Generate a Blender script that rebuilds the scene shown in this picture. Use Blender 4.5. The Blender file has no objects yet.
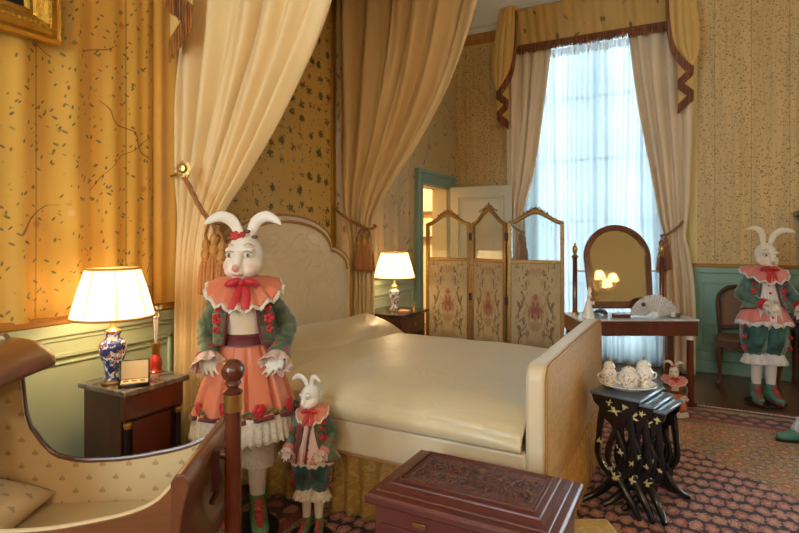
import bpy, bmesh, math, random
from mathutils import Vector, Matrix, noise
random.seed(7)
PI = math.pi
SC = bpy.context.scene
COL = SC.collection
R_ = math.radians

# ---------------------------------------------------------------- colour / node helpers
def lin(c):
    return tuple(((x/255)/12.92 if x/255 <= .04045 else ((x/255+.055)/1.055)**2.4) for x in c) + (1,)

class NT:
    """small wrapper for building node trees"""
    def __init__(s, name):
        s.m = bpy.data.materials.new(name); s.m.use_nodes = True
        s.t = s.m.node_tree; s.n = s.t.nodes; s.l = s.t.links
        s.b = s.n['Principled BSDF']; s.out = s.n['Material Output']
        s._tc = None
    def new(s, typ, **kw):
        n = s.n.new(typ)
        for k, v in kw.items():
            if hasattr(n, k): setattr(n, k, v)
            else: n.inputs[k].default_value = v
        return n
    def set(s, sock, v):
        if hasattr(v, 'is_linked') or isinstance(v, bpy.types.NodeSocket): s.l.new(v, sock)
        else:
            if isinstance(v, (int, float)) and sock.type in ('VECTOR',): v = (v, v, v)
            sock.default_value = v
    def tc(s, kind='Object'):
        if s._tc is None: s._tc = s.n.new('ShaderNodeTexCoord')
        return s._tc.outputs[kind]
    def mapping(s, vec, scale=(1,1,1), rot=(0,0,0), loc=(0,0,0)):
        n = s.n.new('ShaderNodeMapping'); s.l.new(vec, n.inputs[0])
        n.inputs['Scale'].default_value = scale; n.inputs['Rotation'].default_value = rot; n.inputs['Location'].default_value = loc
        return n.outputs[0]
    def noise(s, vec, scale=5, detail=2, rough=.5, dist=0, out='Fac'):
        n = s.n.new('ShaderNodeTexNoise'); s.l.new(vec, n.inputs['Vector'])
        n.inputs['Scale'].default_value = scale; n.inputs['Detail'].default_value = detail
        n.inputs['Roughness'].default_value = rough; n.inputs['Distortion'].default_value = dist
        return n.outputs[out]
    def vor(s, vec, scale=5, rnd=1, out='Distance', feature='F1'):
        n = s.n.new('ShaderNodeTexVoronoi'); n.feature = feature; s.l.new(vec, n.inputs['Vector'])
        n.inputs['Scale'].default_value = scale; n.inputs['Randomness'].default_value = rnd
        s.lastvor = n
        return n.outputs[out]
    def wave(s, vec, scale=5, dist=0, direction='X', detail=0, dscale=1):
        n = s.n.new('ShaderNodeTexWave'); n.bands_direction = direction; s.l.new(vec, n.inputs['Vector'])
        n.inputs['Scale'].default_value = scale; n.inputs['Distortion'].default_value = dist
        n.inputs['Detail'].default_value = detail; n.inputs['Detail Scale'].default_value = dscale
        return n.outputs['Fac']
    def math(s, op, a, b=0.0, c=None, clamp=False):
        n = s.n.new('ShaderNodeMath'); n.operation = op; n.use_clamp = clamp
        s.set(n.inputs[0], a); s.set(n.inputs[1], b)
        if c is not None: s.set(n.inputs[2], c)
        return n.outputs[0]
    def step(s, a, lo, hi):
        n = s.n.new('ShaderNodeMapRange'); n.clamp = True
        s.set(n.inputs[0], a); n.inputs[1].default_value = lo; n.inputs[2].default_value = hi
        return n.outputs[0]
    def mix(s, f, a, b):
        n = s.n.new('ShaderNodeMix'); n.data_type = 'RGBA'
        s.set(n.inputs[0], f); s.set(n.inputs[6], a); s.set(n.inputs[7], b)
        return n.outputs[2]
    def sep(s, vec):
        n = s.n.new('ShaderNodeSeparateXYZ'); s.l.new(vec, n.inputs[0]); return n.outputs
    def comb(s, x, y, z):
        n = s.n.new('ShaderNodeCombineXYZ')
        s.set(n.inputs[0], x); s.set(n.inputs[1], y); s.set(n.inputs[2], z); return n.outputs[0]
    def bump(s, h, strength=.3, dist=.01):
        n = s.n.new('ShaderNodeBump'); n.inputs['Strength'].default_value = strength; n.inputs['Distance'].default_value = dist
        s.l.new(h, n.inputs['Height']); s.l.new(n.outputs[0], s.b.inputs['Normal'])
    def base(s, c): s.set(s.b.inputs['Base Color'], c)
    def p(s, **kw):
        for k, v in kw.items():
            s.set(s.b.inputs[{'rough':'Roughness','metal':'Metallic','sheen':'Sheen Weight','coat':'Coat Weight','spec':'Specular IOR Level','trans':'Transmission Weight','alpha':'Alpha','ior':'IOR','aniso':'Anisotropic'}[k]], v)
        return s

def plain(name, c, rough=.6, var=.12, vscale=8, bump=0, bscale=60, **kw):
    t = NT(name); c = lin(c)
    n = t.noise(t.tc(), vscale, 3)
    d = tuple(x*(1-var) for x in c[:3])+(1,); l = tuple(min(1, x*(1+var)) for x in c[:3])+(1,)
    t.base(t.mix(n, d, l)); t.p(rough=rough, **kw)
    if bump: t.bump(t.noise(t.tc(), bscale, 3), bump, .003)
    return t.m

def wood(name, c1, c2, rough=.3, scale=6, axis='X', coat=.3):
    t = NT(name)
    st = {'X':(.12,1,1), 'Y':(1,.12,1), 'Z':(1,1,.12)}[axis]
    v = t.mapping(t.tc(), scale=st)
    a = t.noise(v, scale*3, 5, .6, .35); b = t.noise(v, scale*22, 3)
    f = t.math('ADD', t.math('MULTIPLY', a, .75), t.math('MULTIPLY', b, .25))
    t.base(t.mix(t.step(f, .3, .7), lin(c1), lin(c2))); t.p(rough=rough, coat=coat)
    t.b.inputs['Coat Roughness'].default_value = .12
    return t.m

# ---------------------------------------------------------------- mesh builder
class MB:
    def __init__(s, M=None):
        s.v = []; s.f = []; s.mi = []; s.uv = []; s.M = M or Matrix()
    def add(s, vs, fs, m=0, uvs=None):
        o = len(s.v)
        s.v += [s.M @ Vector(p) for p in vs]
        for k, f in enumerate(fs):
            s.f.append([o+i for i in f]); s.mi.append(m)
            s.uv.append([uvs[i] for i in f] if uvs else None)
        return s
    def box(s, x0, x1, y0, y1, z0, z1, m=0):
        return s.add([(x0,y0,z0),(x1,y0,z0),(x1,y1,z0),(x0,y1,z0),(x0,y0,z1),(x1,y0,z1),(x1,y1,z1),(x0,y1,z1)],
              [(3,2,1,0),(4,5,6,7),(0,1,5,4),(1,2,6,5),(2,3,7,6),(3,0,4,7)], m)
    def frustum(s, a, b, m=0):
        """a, b = (x0,x1,y0,y1,z)"""
        q = lambda r: [(r[0],r[2],r[4]),(r[1],r[2],r[4]),(r[1],r[3],r[4]),(r[0],r[3],r[4])]
        return s.add(q(a)+q(b), [(3,2,1,0),(4,5,6,7),(0,1,5,4),(1,2,6,5),(2,3,7,6),(3,0,4,7)], m)
    def lathe(s, prof, seg=24, c=(0,0,0), m=0, sx=1, sy=1, flute=0, fn=0):
        n = len(prof); vs = []; fs = []
        for r, z in prof:
            for k in range(seg):
                a = 2*PI*k/seg; rr = r*(1+flute*math.cos(fn*a)) if fn else r
                vs.append((c[0]+rr*sx*math.cos(a), c[1]+rr*sy*math.sin(a), c[2]+z))
        for i in range(n-1):
            for k in range(seg):
                k2 = (k+1) % seg
                fs.append((i*seg+k, i*seg+k2, (i+1)*seg+k2, (i+1)*seg+k))
        if prof[0][0] > 1e-5: fs.append(tuple(reversed(range(seg))))
        if prof[-1][0] > 1e-5: fs.append(tuple((n-1)*seg+k for k in range(seg)))
        return s.add(vs, fs, m)
    def ell(s, c, r, seg=16, rings=10, m=0, rot=None):
        vs = []; fs = []
        if isinstance(r, (int, float)): r = (r, r, r)
        def pt(x, y, z):
            p = Vector((x*r[0], y*r[1], z*r[2]))
            if rot: p = rot @ p
            return p+Vector(c)
        vs.append(pt(0,0,-1))
        for i in range(1, rings):
            t = -PI/2+PI*i/rings
            for k in range(seg):
                a = 2*PI*k/seg; vs.append(pt(math.cos(t)*math.cos(a), math.cos(t)*math.sin(a), math.sin(t)))
        vs.append(pt(0,0,1)); top = len(vs)-1
        for k in range(seg): fs.append((0, 1+(k+1)%seg, 1+k))
        for i in range(rings-2):
            for k in range(seg):
                a = 1+i*seg+k; b = 1+i*seg+(k+1)%seg; fs.append((a, b, b+seg, a+seg))
        o = 1+(rings-2)*seg
        for k in range(seg): fs.append((o+k, o+(k+1)%seg, top))
        return s.add(vs, fs, m)
    def tube(s, pts, r, seg=8, m=0, flat=1.0, up=None, sub=0, closed=False):
        pts = [Vector(p) for p in pts]
        if isinstance(r, (int, float)): r = [r]*len(pts)
        if isinstance(flat, (int, float)): flat = [flat]*len(pts)
        if sub:
            P = []; Q = []; F = []
            n = len(pts)
            for i in range(n-1):
                p0 = pts[max(i-1,0)]; p1 = pts[i]; p2 = pts[i+1]; p3 = pts[min(i+2,n-1)]
                for k in range(sub):
                    t = k/sub
                    P.append(.5*((2*p1)+(p2-p0)*t+(2*p0-5*p1+4*p2-p3)*t*t+(3*p1-p0-3*p2+p3)*t**3))
                    tt = t*t*(3-2*t)
                    Q.append(r[i]*(1-tt)+r[i+1]*tt); F.append(flat[i]*(1-t)+flat[i+1]*t)
            P.append(pts[-1]); Q.append(r[-1]); F.append(flat[-1]); pts, r, flat = P, Q, F
        n = len(pts)
        tang = []
        for i in range(n):
            if closed: d = pts[(i+1)%n]-pts[(i-1)%n]
            else: d = pts[min(i+1,n-1)]-pts[max(i-1,0)]
            tang.append(d.normalized() if d.length > 1e-9 else Vector((0,0,1)))
        u = Vector(up) if up else (Vector((0,0,1)) if abs(tang[0].z) < .9 else Vector((0,1,0)))
        vs = []; fs = []
        for i in range(n):
            t = tang[i]
            if up: u = Vector(up)
            u = (u-t*u.dot(t))
            u = u.normalized() if u.length > 1e-6 else t.orthogonal().normalized()
            w = t.cross(u)
            for k in range(seg):
                a = 2*PI*k/seg
                vs.append(pts[i]+w*(r[i]*math.cos(a))+u*(r[i]*flat[i]*math.sin(a)))
        for i in range(n-1+(1 if closed else 0)):
            j = (i+1) % n
            for k in range(seg):
                k2 = (k+1) % seg
                fs.append((i*seg+k, i*seg+k2, j*seg+k2, j*seg+k))
        if not closed:
            fs.append(tuple(reversed(range(seg)))); fs.append(tuple((n-1)*seg+k for k in range(seg)))
        return s.add(vs, fs, m)
    def grid(s, fn, nu, nv, closeu=False, m=0, us=1, vs_=1):
        vs = []; uv = []; fs = []
        for j in range(nv+1):
            for i in range(nu+1):
                u, v = i/nu, j/nv
                vs.append(fn(u, v)); uv.append((u*us, v*vs_))
        w = nu+1
        for j in range(nv):
            for i in range(nu):
                a = j*w+i; fs.append((a, a+1, a+1+w, a+w))
        return s.add(vs, fs, m, uv)
    def prism(s, poly, h0, h1, axis='z', m=0):
        f = {'z': lambda p, h: (p[0],p[1],h), 'y': lambda p, h: (p[0],h,p[1]), 'x': lambda p, h: (h,p[0],p[1])}[axis]
        n = len(poly)
        vs = [f(p, h0) for p in poly]+[f(p, h1) for p in poly]
        fs = [tuple(range(n)), tuple(range(2*n-1, n-1, -1))]+[(i, (i+1)%n, n+(i+1)%n, n+i) for i in range(n)]
        return s.add(vs, fs, m)
    def mesh(s, name, mats, smooth=42, weld=0):
        me = bpy.data.meshes.new(name)
        me.from_pydata([tuple(p) for p in s.v], [], s.f)
        for m in mats: me.materials.append(m)
        me.polygons.foreach_set('material_index', s.mi)
        if any(s.uv):
            l = me.uv_layers.new(name='UVMap'); k = 0
            for q, f in zip(s.uv, s.f):
                for i in range(len(f)):
                    if q: l.data[k].uv = q[i]
                    k += 1
        bm = bmesh.new(); bm.from_mesh(me)
        if weld: bmesh.ops.remove_doubles(bm, verts=bm.verts, dist=weld)
        bmesh.ops.recalc_face_normals(bm, faces=bm.faces)
        if smooth:
            th = R_(smooth)
            for f in bm.faces: f.smooth = True
            for e in bm.edges:
                if len(e.link_faces) == 2 and e.calc_face_angle(0) > th: e.smooth = False
        bm.to_mesh(me); bm.free()
        return me
    def build(s, name, mats, parent=None, smooth=42, bevel=0, loc=(0,0,0), rz=0, solid=0, weld=0, sub=0):
        if not isinstance(mats, (list, tuple)): mats = [mats]
        o = bpy.data.objects.new(name, s.mesh(name, mats, smooth, weld)); COL.objects.link(o)
        o.location = loc; o.rotation_euler = (0,0,rz)
        if parent: o.parent = parent
        if bevel:
            b = o.modifiers.new('bevel', 'BEVEL'); b.width = bevel; b.segments = 2; b.limit_method = 'ANGLE'; b.angle_limit = R_(35)
        if solid:
            d = o.modifiers.new('solid', 'SOLIDIFY'); d.thickness = solid; d.offset = 0
        if sub:
            d = o.modifiers.new('sub', 'SUBSURF'); d.levels = sub; d.render_levels = sub
        return o

def thing(name, label, cat, loc=(0,0,0), rz=0, group=None):
    o = bpy.data.objects.new(name, None); COL.objects.link(o)
    o.location = loc; o.rotation_euler = (0,0,rz); o.empty_display_size = .1
    return tag(o, label, cat, group)
def tag(o, label, cat, group=None):
    o['label'] = label; o['category'] = cat
    if group: o['group'] = group
    return o
def struct(o):
    o['kind'] = 'structure'; return o
def lamp_light(name, loc, power, color, size, parent=None):
    l = bpy.data.lights.new(name, 'POINT'); l.energy = power; l.color = color; l.shadow_soft_size = size
    o = bpy.data.objects.new(name, l); COL.objects.link(o); o.location = loc
    if parent: o.parent = parent
    return o
def lerp(a, b, t): return a+(b-a)*t
def interp(keys, z):
    """keys: list of (z, value...) sorted; smooth (monotone cubic-ish) interpolation"""
    if z <= keys[0][0]: return keys[0][1:]
    if z >= keys[-1][0]: return keys[-1][1:]
    n = len(keys)
    for i in range(n-1):
        if keys[i][0] <= z <= keys[i+1][0]:
            h = keys[i+1][0]-keys[i][0]; t = (z-keys[i][0])/h
            res = []
            for c in range(1, len(keys[0])):
                d = (keys[i+1][c]-keys[i][c])/h
                m0 = d if i == 0 else (d+(keys[i][c]-keys[i-1][c])/(keys[i][0]-keys[i-1][0]))/2
                m1 = d if i == n-2 else (d+(keys[i+2][c]-keys[i+1][c])/(keys[i+2][0]-keys[i+1][0]))/2
                t2, t3 = t*t, t*t*t
                res.append((2*t3-3*t2+1)*keys[i][c]+(t3-2*t2+t)*h*m0+(-2*t3+3*t2)*keys[i+1][c]+(t3-t2)*h*m1)
            return tuple(res)
LAMP1, LAMP2, CHAND, FILL_SCONCE, SKY, EXPO = 9.5, 9, 98, 54, 16, 0.38
# ---------------------------------------------------------------- materials
def silk(name, base, leaf, sc=9, dens=.55, branch=True, flower=True, birds=False, sat2=None, seams=0, streak=False):
    t = NT(name); uv = t.tc('UV')
    n1 = t.noise(uv, 2.2, 3)
    weave = t.noise(t.mapping(uv, scale=(6,90,1)), 3, 2)
    b2 = tuple(x*.84 for x in base)
    col = t.mix(t.math('MULTIPLY', n1, .8), lin(base), lin(sat2 or b2))
    col = t.mix(t.math('MULTIPLY', weave, .22), col, lin(b2))
    for k, (rot, s_, str_) in enumerate(((.5, sc, (1,2.3,1)), (-.9, sc*1.15, (1,2.6,1)), (1.75, sc*1.25, (1,2.2,1)))):
        v = t.mapping(t.mapping(uv, rot=(0,0,rot), loc=(k*3.1, k*1.7, 0)), scale=str_)
        d = t.vor(v, s_, 1); cc = t.sep(t.lastvor.outputs['Color'])
        mk = t.math('MULTIPLY', t.step(d, .27, .2), t.step(cc[0], 1-dens*.5, 1-dens*.5+.02))
        lc = t.mix(cc[1], lin(leaf[0]), lin(leaf[1]))
        col = t.mix(t.math('MULTIPLY', mk, .85), col, lc)
    if streak:
        st = t.noise(t.mapping(uv, scale=(16,.7,1)), 1.0, 4, .7)
        col = t.mix(t.math('MULTIPLY', t.step(st, .42, .7), .55), col, lin(tuple(x*.72 for x in base)))
        sp = t.noise(t.mapping(uv, scale=(1,.6,1)), 46, 3, .6)
        col = t.mix(t.math('MULTIPLY', t.step(sp, .6, .68), .45), col, lin(leaf[1]))
    if branch:
        for k in range(2):
            q = t.sep(t.mapping(uv, rot=(0,0,(.45,-.75)[k])))
            nb = t.noise(t.mapping(uv, loc=(k*7.3, 2.2*k, 0)), 2.0, 2, .4)
            s_ = t.math('ADD', t.math('MULTIPLY', q[1], (1.5,1.9)[k]), t.math('MULTIPLY', nb, 1.1))
            line = t.step(t.math('ABSOLUTE', t.math('SUBTRACT', t.math('FRACT', s_), .5)), .0075, .004)
            msk = t.step(t.noise(t.mapping(uv, loc=(k*5, 9, 0)), 2.6, 1), .50, .53)
            col = t.mix(t.math('MULTIPLY', t.math('MULTIPLY', line, msk), .8), col, lin(leaf[2]))
    if flower:
        d = t.vor(t.mapping(uv, loc=(1.3,.4,0)), sc*.42, 1); cc = t.sep(t.lastvor.outputs['Color'])
        pet = t.math('ADD', d, t.math('MULTIPLY', t.noise(uv, sc*6, 2), .16))
        mk = t.math('MULTIPLY', t.step(pet, .24, .17), t.step(cc[0], .62, .64))
        col = t.mix(t.math('MULTIPLY', mk, .55), col, t.mix(cc[2], lin((226,190,150)), lin((150,80,40))))
    if birds:
        v = t.mapping(uv, loc=(.2,.1,0)); d = t.vor(v, 8.5, .4)
        q = t.math('ADD', d, t.math('MULTIPLY', t.noise(uv, 34, 2, .5, 1.5), .75))
        col = t.mix(t.math('MULTIPLY', t.step(q, .66, .6), .85), col, lin((58,50,34)))
    if seams:
        x = t.sep(uv)[0]
        fr = t.math('ABSOLUTE', t.math('SUBTRACT', t.math('FRACT', t.math('MULTIPLY', x, seams)), .5))
        col = t.mix(t.math('MULTIPLY', t.step(fr, .012, .006), .6), col, lin((110,80,30)))
    t.base(col); t.p(rough=.5, sheen=.15)
    t.bump(weave, .12, .003)
    return t.m

LEAF_W = ((58,66,50), (96,96,50), (88,60,34))
M_silk_left = silk('gold_silk', (216,170,74), LEAF_W, sc=17, dens=.62, sat2=(200,150,54), seams=2.2)
M_silk_bed = silk('bird_silk', (232,192,106), ((82,66,40),(130,100,50),(90,66,40)), sc=16, dens=.3, branch=False, flower=False, birds=True)
M_silk_far = silk('sprig_silk', (226,196,138), ((70,56,40),(112,72,48),(92,68,46)), sc=21, dens=.95, branch=False, flower=True, seams=3.1, streak=True, sat2=(206,172,112))
M_silk_door = silk('brocade_silk', (214,182,122), ((110,76,50),(150,110,70),(112,80,54)), sc=6, dens=.5, branch=True, seams=7)
M_gold_plain = plain('plain_gold_silk', (224,172,78), .45, .1, 3, sheen=.2)
M_pale_strip = plain('pale_gold_silk', (222,206,146), .5, .08, 3, sheen=.2)
M_galloon = plain('gold_galloon', (170,116,44), .5, .25, 60)

def dado_mat():
    t = NT('dado_paint'); n = t.noise(t.tc(), 3, 3)
    t.base(t.mix(n, lin((124,166,154)), lin((142,182,168)))); t.p(rough=.42); t.bump(t.noise(t.tc(), 40, 2), .05, .002); return t.m
M_dado = dado_mat()
M_dado_left = plain('dado_paint_lamplit', (174,180,144), .42, .06, 3)  # same dado paint, with the lamp's warm cast mixed into its colour
M_dado_dark = plain('dado_moulding', (108,146,136), .4, .08)
M_doorgreen = plain('door_frame_paint', (136,162,150), .4, .08)
M_doorwhite = plain('door_leaf_paint', (196,200,190), .4, .06, 4)
M_white = plain('white_plaster', (226,228,226), .7, .03, 2)
M_cream_wall = plain('cream_wall', (236,214,170), .7, .05, 2)

def floor_mat():
    t = NT('oak_floor'); o = t.tc()
    v = t.mapping(o, rot=(0,0,PI/2))
    br = t.new('ShaderNodeTexBrick'); t.l.new(v, br.inputs['Vector']); br.offset = .37
    br.inputs['Scale'].default_value = 1; br.inputs['Brick Width'].default_value = 1.5; br.inputs['Row Height'].default_value = .11
    br.inputs['Mortar Size'].default_value = .003
    br.inputs['Color1'].default_value = lin((96,64,42)); br.inputs['Color2'].default_value = lin((122,84,56)); br.inputs['Mortar'].default_value = lin((36,22,14))
    g = t.noise(t.mapping(o, scale=(14,1.2,1)), 4, 4)
    t.base(t.mix(t.math('MULTIPLY', g, .6), br.outputs['Color'], lin((66,42,28)))); t.p(rough=.3, coat=.15); return t.m
M_floor = floor_mat()

def rug_mat():
    t = NT('persian_rug'); o = t.tc(); xyz = t.sep(o); x, y = xyz[0], xyz[1]
    wob = t.noise(o, 12, 3, out='Color')
    vm = t.new('ShaderNodeVectorMath', operation='MULTIPLY_ADD'); t.l.new(wob, vm.inputs[0]); vm.inputs[1].default_value = (.035,.05,0); t.l.new(o, vm.inputs[2])
    w = vm.outputs[0]; ws = t.sep(w)
    def lattice(sx, sy, rx, ry):
        # half-drop rows of palmettes: distance to the nearest blossom centre and an angle-free radius
        yy = t.math('MULTIPLY', ws[1], sy); row = t.math('FLOOR', yy)
        off = t.math('MULTIPLY', t.math('FRACT', t.math('MULTIPLY', row, .5)), 1.0)
        xx = t.math('ADD', t.math('MULTIPLY', ws[0], sx), off)
        fx = t.math('SUBTRACT', t.math('FRACT', xx), .5); fy = t.math('SUBTRACT', t.math('FRACT', yy), .5)
        cid = t.math('ADD', t.math('FLOOR', xx), t.math('MULTIPLY', row, 7.31))
        h = t.math('FRACT', t.math('MULTIPLY', t.math('SINE', t.math('MULTIPLY', cid, 12.99)), 43.75))
        d = t.math('SQRT', t.math('ADD', t.math('POWER', t.math('DIVIDE', fx, rx), 2.0), t.math('POWER', t.math('DIVIDE', fy, ry), 2.0)))
        return d, h
    fine = t.noise(w, 55, 3); fine2 = t.noise(w, 95, 2)
    d, h = lattice(14.5, 9.2, .53, .47)
    dd = t.math('ADD', d, t.math('MULTIPLY', t.math('SUBTRACT', fine, .5), 1.1))
    blossom = t.mix(h, lin((186,112,104)), lin((206,150,132)))
    blossom = t.mix(t.step(fine2, .54, .62), blossom, lin((124,62,60)))
    field = t.mix(t.step(dd, .98, .8), lin((36,30,46)), blossom)
    field = t.mix(t.math('MULTIPLY', t.step(dd, .42, .3), .7), field, lin((220,172,140)))
    d2, h2 = lattice(9, 8.5, .48, .42)
    dd2 = t.math('ADD', d2, t.math('MULTIPLY', t.math('SUBTRACT', fine, .5), .6))
    tanbg = t.mix(t.step(fine2, .48, .58), lin((196,160,106)), lin((120,92,66)))
    tan = t.mix(t.step(dd2, .85, .7), tanbg, t.mix(t.step(h2, .4, .6), lin((188,104,80)), lin((134,110,108))))
    tan = t.mix(t.math('MULTIPLY', t.step(dd2, .35, .25), .8), tan, lin((222,180,140)))
    sp = t.math('ADD', t.math('ADD', x, y), t.math('MULTIPLY', t.math('SUBTRACT', t.noise(w, 14, 2), .5), .12))
    inner = t.mix(t.step(sp, 4.12, 4.17), field, tan)
    # border bands by distance from the far edge (y = 5.24) and from the left edge (x = -2.5)
    e = t.math('MINIMUM', t.math('SUBTRACT', 5.24, y), t.math('ADD', x, 2.15))
    d3, h3 = lattice(9, 9, .45, .45)
    dd3 = t.math('ADD', d3, t.math('MULTIPLY', t.math('SUBTRACT', fine, .5), .6))
    band = t.mix(t.step(dd3, .9, .72), lin((62,40,44)), t.mix(h3, lin((182,120,96)), lin((150,70,62))))
    red = t.mix(t.step(fine, .52, .6), lin((140,52,48)), lin((96,40,44)))
    tan2 = t.mix(t.step(fine2, .5, .58), lin((176,138,98)), lin((92,52,50)))
    bcol = t.mix(t.step(e, .5, .51), red, inner)
    bcol = t.mix(t.step(e, .42, .43), tan2, bcol)
    bcol = t.mix(t.step(e, .40, .41), red, bcol) if False else t.mix(t.step(e, .34, .35), red, bcol)
    bcol = t.mix(t.step(e, .30, .31), band, bcol)
    bcol = t.mix(t.step(e, .08, .09), red, bcol)
    bcol = t.mix(t.step(e, .04, .045), lin((60,38,42)), bcol)
    # order: build outward ring explicitly
    ring = t.mix(t.step(e, .05, .055), lin((70,40,42)), tan2)
    ring = t.mix(t.step(e, .11, .115), ring, band)
    ring = t.mix(t.step(e, .33, .335), ring, red)
    ring = t.mix(t.step(e, .40, .405), ring, tan2)
    ring = t.mix(t.step(e, .50, .505), ring, inner)
    pile = t.noise(o, 260, 2)
    t.base(t.mix(t.math('MULTIPLY', pile, .35), ring, lin((40,26,28)))); t.p(rough=.95, sheen=.15, spec=.15)
    t.bump(pile, .5, .004); return t.m
M_rug = rug_mat()

def satin(name, c, rough=.34, wr=.0, scale=3, sheen=.25, c2=None):
    t = NT(name); n = t.noise(t.tc(), scale, 3)
    t.base(t.mix(n, lin(c), lin(c2 or tuple(x*.93 for x in c)))); t.p(rough=rough, sheen=sheen)
    f = t.noise(t.mapping(t.tc(), scale=(1,1,1)), 220, 2)
    h = f
    if wr:
        h = t.math('ADD', t.math('MULTIPLY', f, .06), t.noise(t.tc(), 5, 3, .5, 1.2))
        t.bump(h, wr, .03)
    else: t.bump(f, .06, .002)
    return t.m
M_drape = satin('cream_taffeta', (230,198,140), .5, sheen=.3)
M_drape_lin = satin('lining_pink_cream', (238,220,192), .55, sheen=.3)
M_winsilk = satin('window_gold_silk', (220,180,100), .42, sheen=.3)
M_bedsatin = satin('ivory_satin', (224,208,170), .34, wr=.3, scale=2)
M_pillow = satin('ivory_pillow_satin', (220,200,158), .32, wr=.2)
M_padsatin = satin('padded_ivory', (232,216,184), .42)

def head_mat():
    t = NT('embroidered_headboard'); g = t.sep(t.tc('Object'))
    mx = t.math('ABSOLUTE', t.math('SUBTRACT', g[1], 3.02))
    v = t.comb(mx, g[2], 0.0)
    n = t.noise(v, 5, 1, .4, 2.2)
    ln = t.step(t.math('ABSOLUTE', t.math('SUBTRACT', n, .5)), .07, .01)
    t.base(t.mix(t.math('MULTIPLY', ln, .35), lin((232,214,184)), lin((240,226,200)))); t.p(rough=.5, sheen=.2)
    t.bump(ln, .4, .012); return t.m
M_head = head_mat()
def damask(name, c1, c2, sc=6, axes=(1,2), rough=.42, metal=0.0):
    t = NT(name); g = t.sep(t.tc())
    mx = t.math('PINGPONG', g[axes[0]], .12)
    v = t.comb(mx, g[axes[1]], 0.0)
    n = t.noise(v, sc*2.4, 3, .55, 2)
    s = t.noise(t.mapping(t.tc(), scale=(60,60,8)), 3, 2)
    f = t.math('ADD', t.math('MULTIPLY', t.step(n, .46, .54), .7), t.math('MULTIPLY', s, .4))
    t.base(t.mix(f, lin(c1), lin(c2))); t.p(rough=rough, sheen=.03); t.bump(f, .25, .004); return t.m
M_damask_side = damask('gold_damask_side', (176,140,70), (206,176,108), axes=(0,2))
M_damask_foot = damask('gold_damask_foot', (190,144,74), (208,166,96), axes=(1,2))
M_footstool = damask('gold_footstool', (176,142,66), (204,172,96), axes=(0,1))
M_piping = plain('gold_piping', (176,124,56), .5, .15, 60)
def fringe_mat(name, c, c2):
    t = NT(name); n = t.noise(t.mapping(t.tc(), scale=(85,85,3)), 1.0, 2, .6)
    t.base(t.mix(t.step(n, .42, .62), lin(c), lin(c2))); t.p(rough=.55); return t.m
M_fringe = fringe_mat('brown_fringe', (96,50,30), (150,96,58)); M_fringe2 = fringe_mat('gold_brown_fringe', (92,48,16), (178,116,40))
M_rope = plain('gold_brown_rope', (150,96,50), .5, .3, 80)
M_tassel = plain('tassel_silk', (164,104,46), .5, .3, 120)
M_tassel_dusk = plain('dusky_tassel_silk', (140,96,76), .55, .3, 120)

M_mahog = wood('mahogany', (70,28,18), (108,50,28), .25, 4, 'Z', .5)
M_mahog_y = wood('mahogany_bar', (88,46,25), (122,72,42), .36, 4, 'Y', .6)
M_mahog_x = wood('cradle_mahogany', (98,58,32), (130,84,50), .28, 4, 'X', .4)
M_darkwood = wood('dark_mahogany', (48,20,14), (84,38,26), .3, 4, 'Z', .4)
M_flame = wood('flame_mahogany', (66,26,18), (104,46,30), .28, 3, 'Z', .5)
M_ebony = plain('ebonised_wood', (24,18,20), .3, .2)
M_walnut = wood('walnut', (70,42,28), (104,66,44), .4, 5, 'Z', .2)
M_trunk = wood('red_brown_trunk', (84,40,32), (108,56,45), .42, 5, 'X', .12)
def carve_mat():
    t = NT('carved_panel'); o = t.tc(); g = t.sep(o)
    v = t.comb(t.math('PINGPONG', g[0], .115), t.math('ABSOLUTE', g[1]), 0.0)
    n = t.noise(v, 26, 3, .5, 3); h = t.step(n, .42, .58)
    t.base(t.mix(h, lin((70,34,28)), lin((132,74,60)))); t.p(rough=.34, coat=.3); t.bump(h, .9, .012); return t.m
M_carve = carve_mat()
def metal(name, c, rough=.3, bump=0):
    t = NT(name); n = t.noise(t.tc(), 30, 3)
    t.base(t.mix(n, lin(c), lin(tuple(x*.78 for x in c)))); t.p(rough=rough, metal=.9)
    if bump: t.bump(t.noise(t.tc(), 70, 4, .6, 1), bump, .012)
    return t.m
M_brass = metal('brass', (206,164,92), .28)
M_gilt = metal('gilt', (212,160,62), .36, .5)
M_gilt_screen = plain('worn_gilt', (150,114,60), .42, .45, 40, bump=.4, metal=.5)
M_iron = plain('black_iron', (30,28,28), .4)
M_canvas = plain('dark_canvas', (26,20,16), .95, .3, 6)
def marble(name, c1, c2):
    t = NT(name); n = t.noise(t.tc(), 7, 5, .6, 2.2)
    t.base(t.mix(t.step(n, .35, .68), lin(c1), lin(c2))); t.p(rough=.18); return t.m
M_marble = marble('grey_marble', (70,62,58), (140,130,120))
M_top_sheen = marble('pale_top_sheen', (186,196,202), (220,226,228))  # dressing table top, the window's bluish reflection put into its colour
M_marble_d = marble('dark_marble', (52,38,34), (84,62,52))

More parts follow.
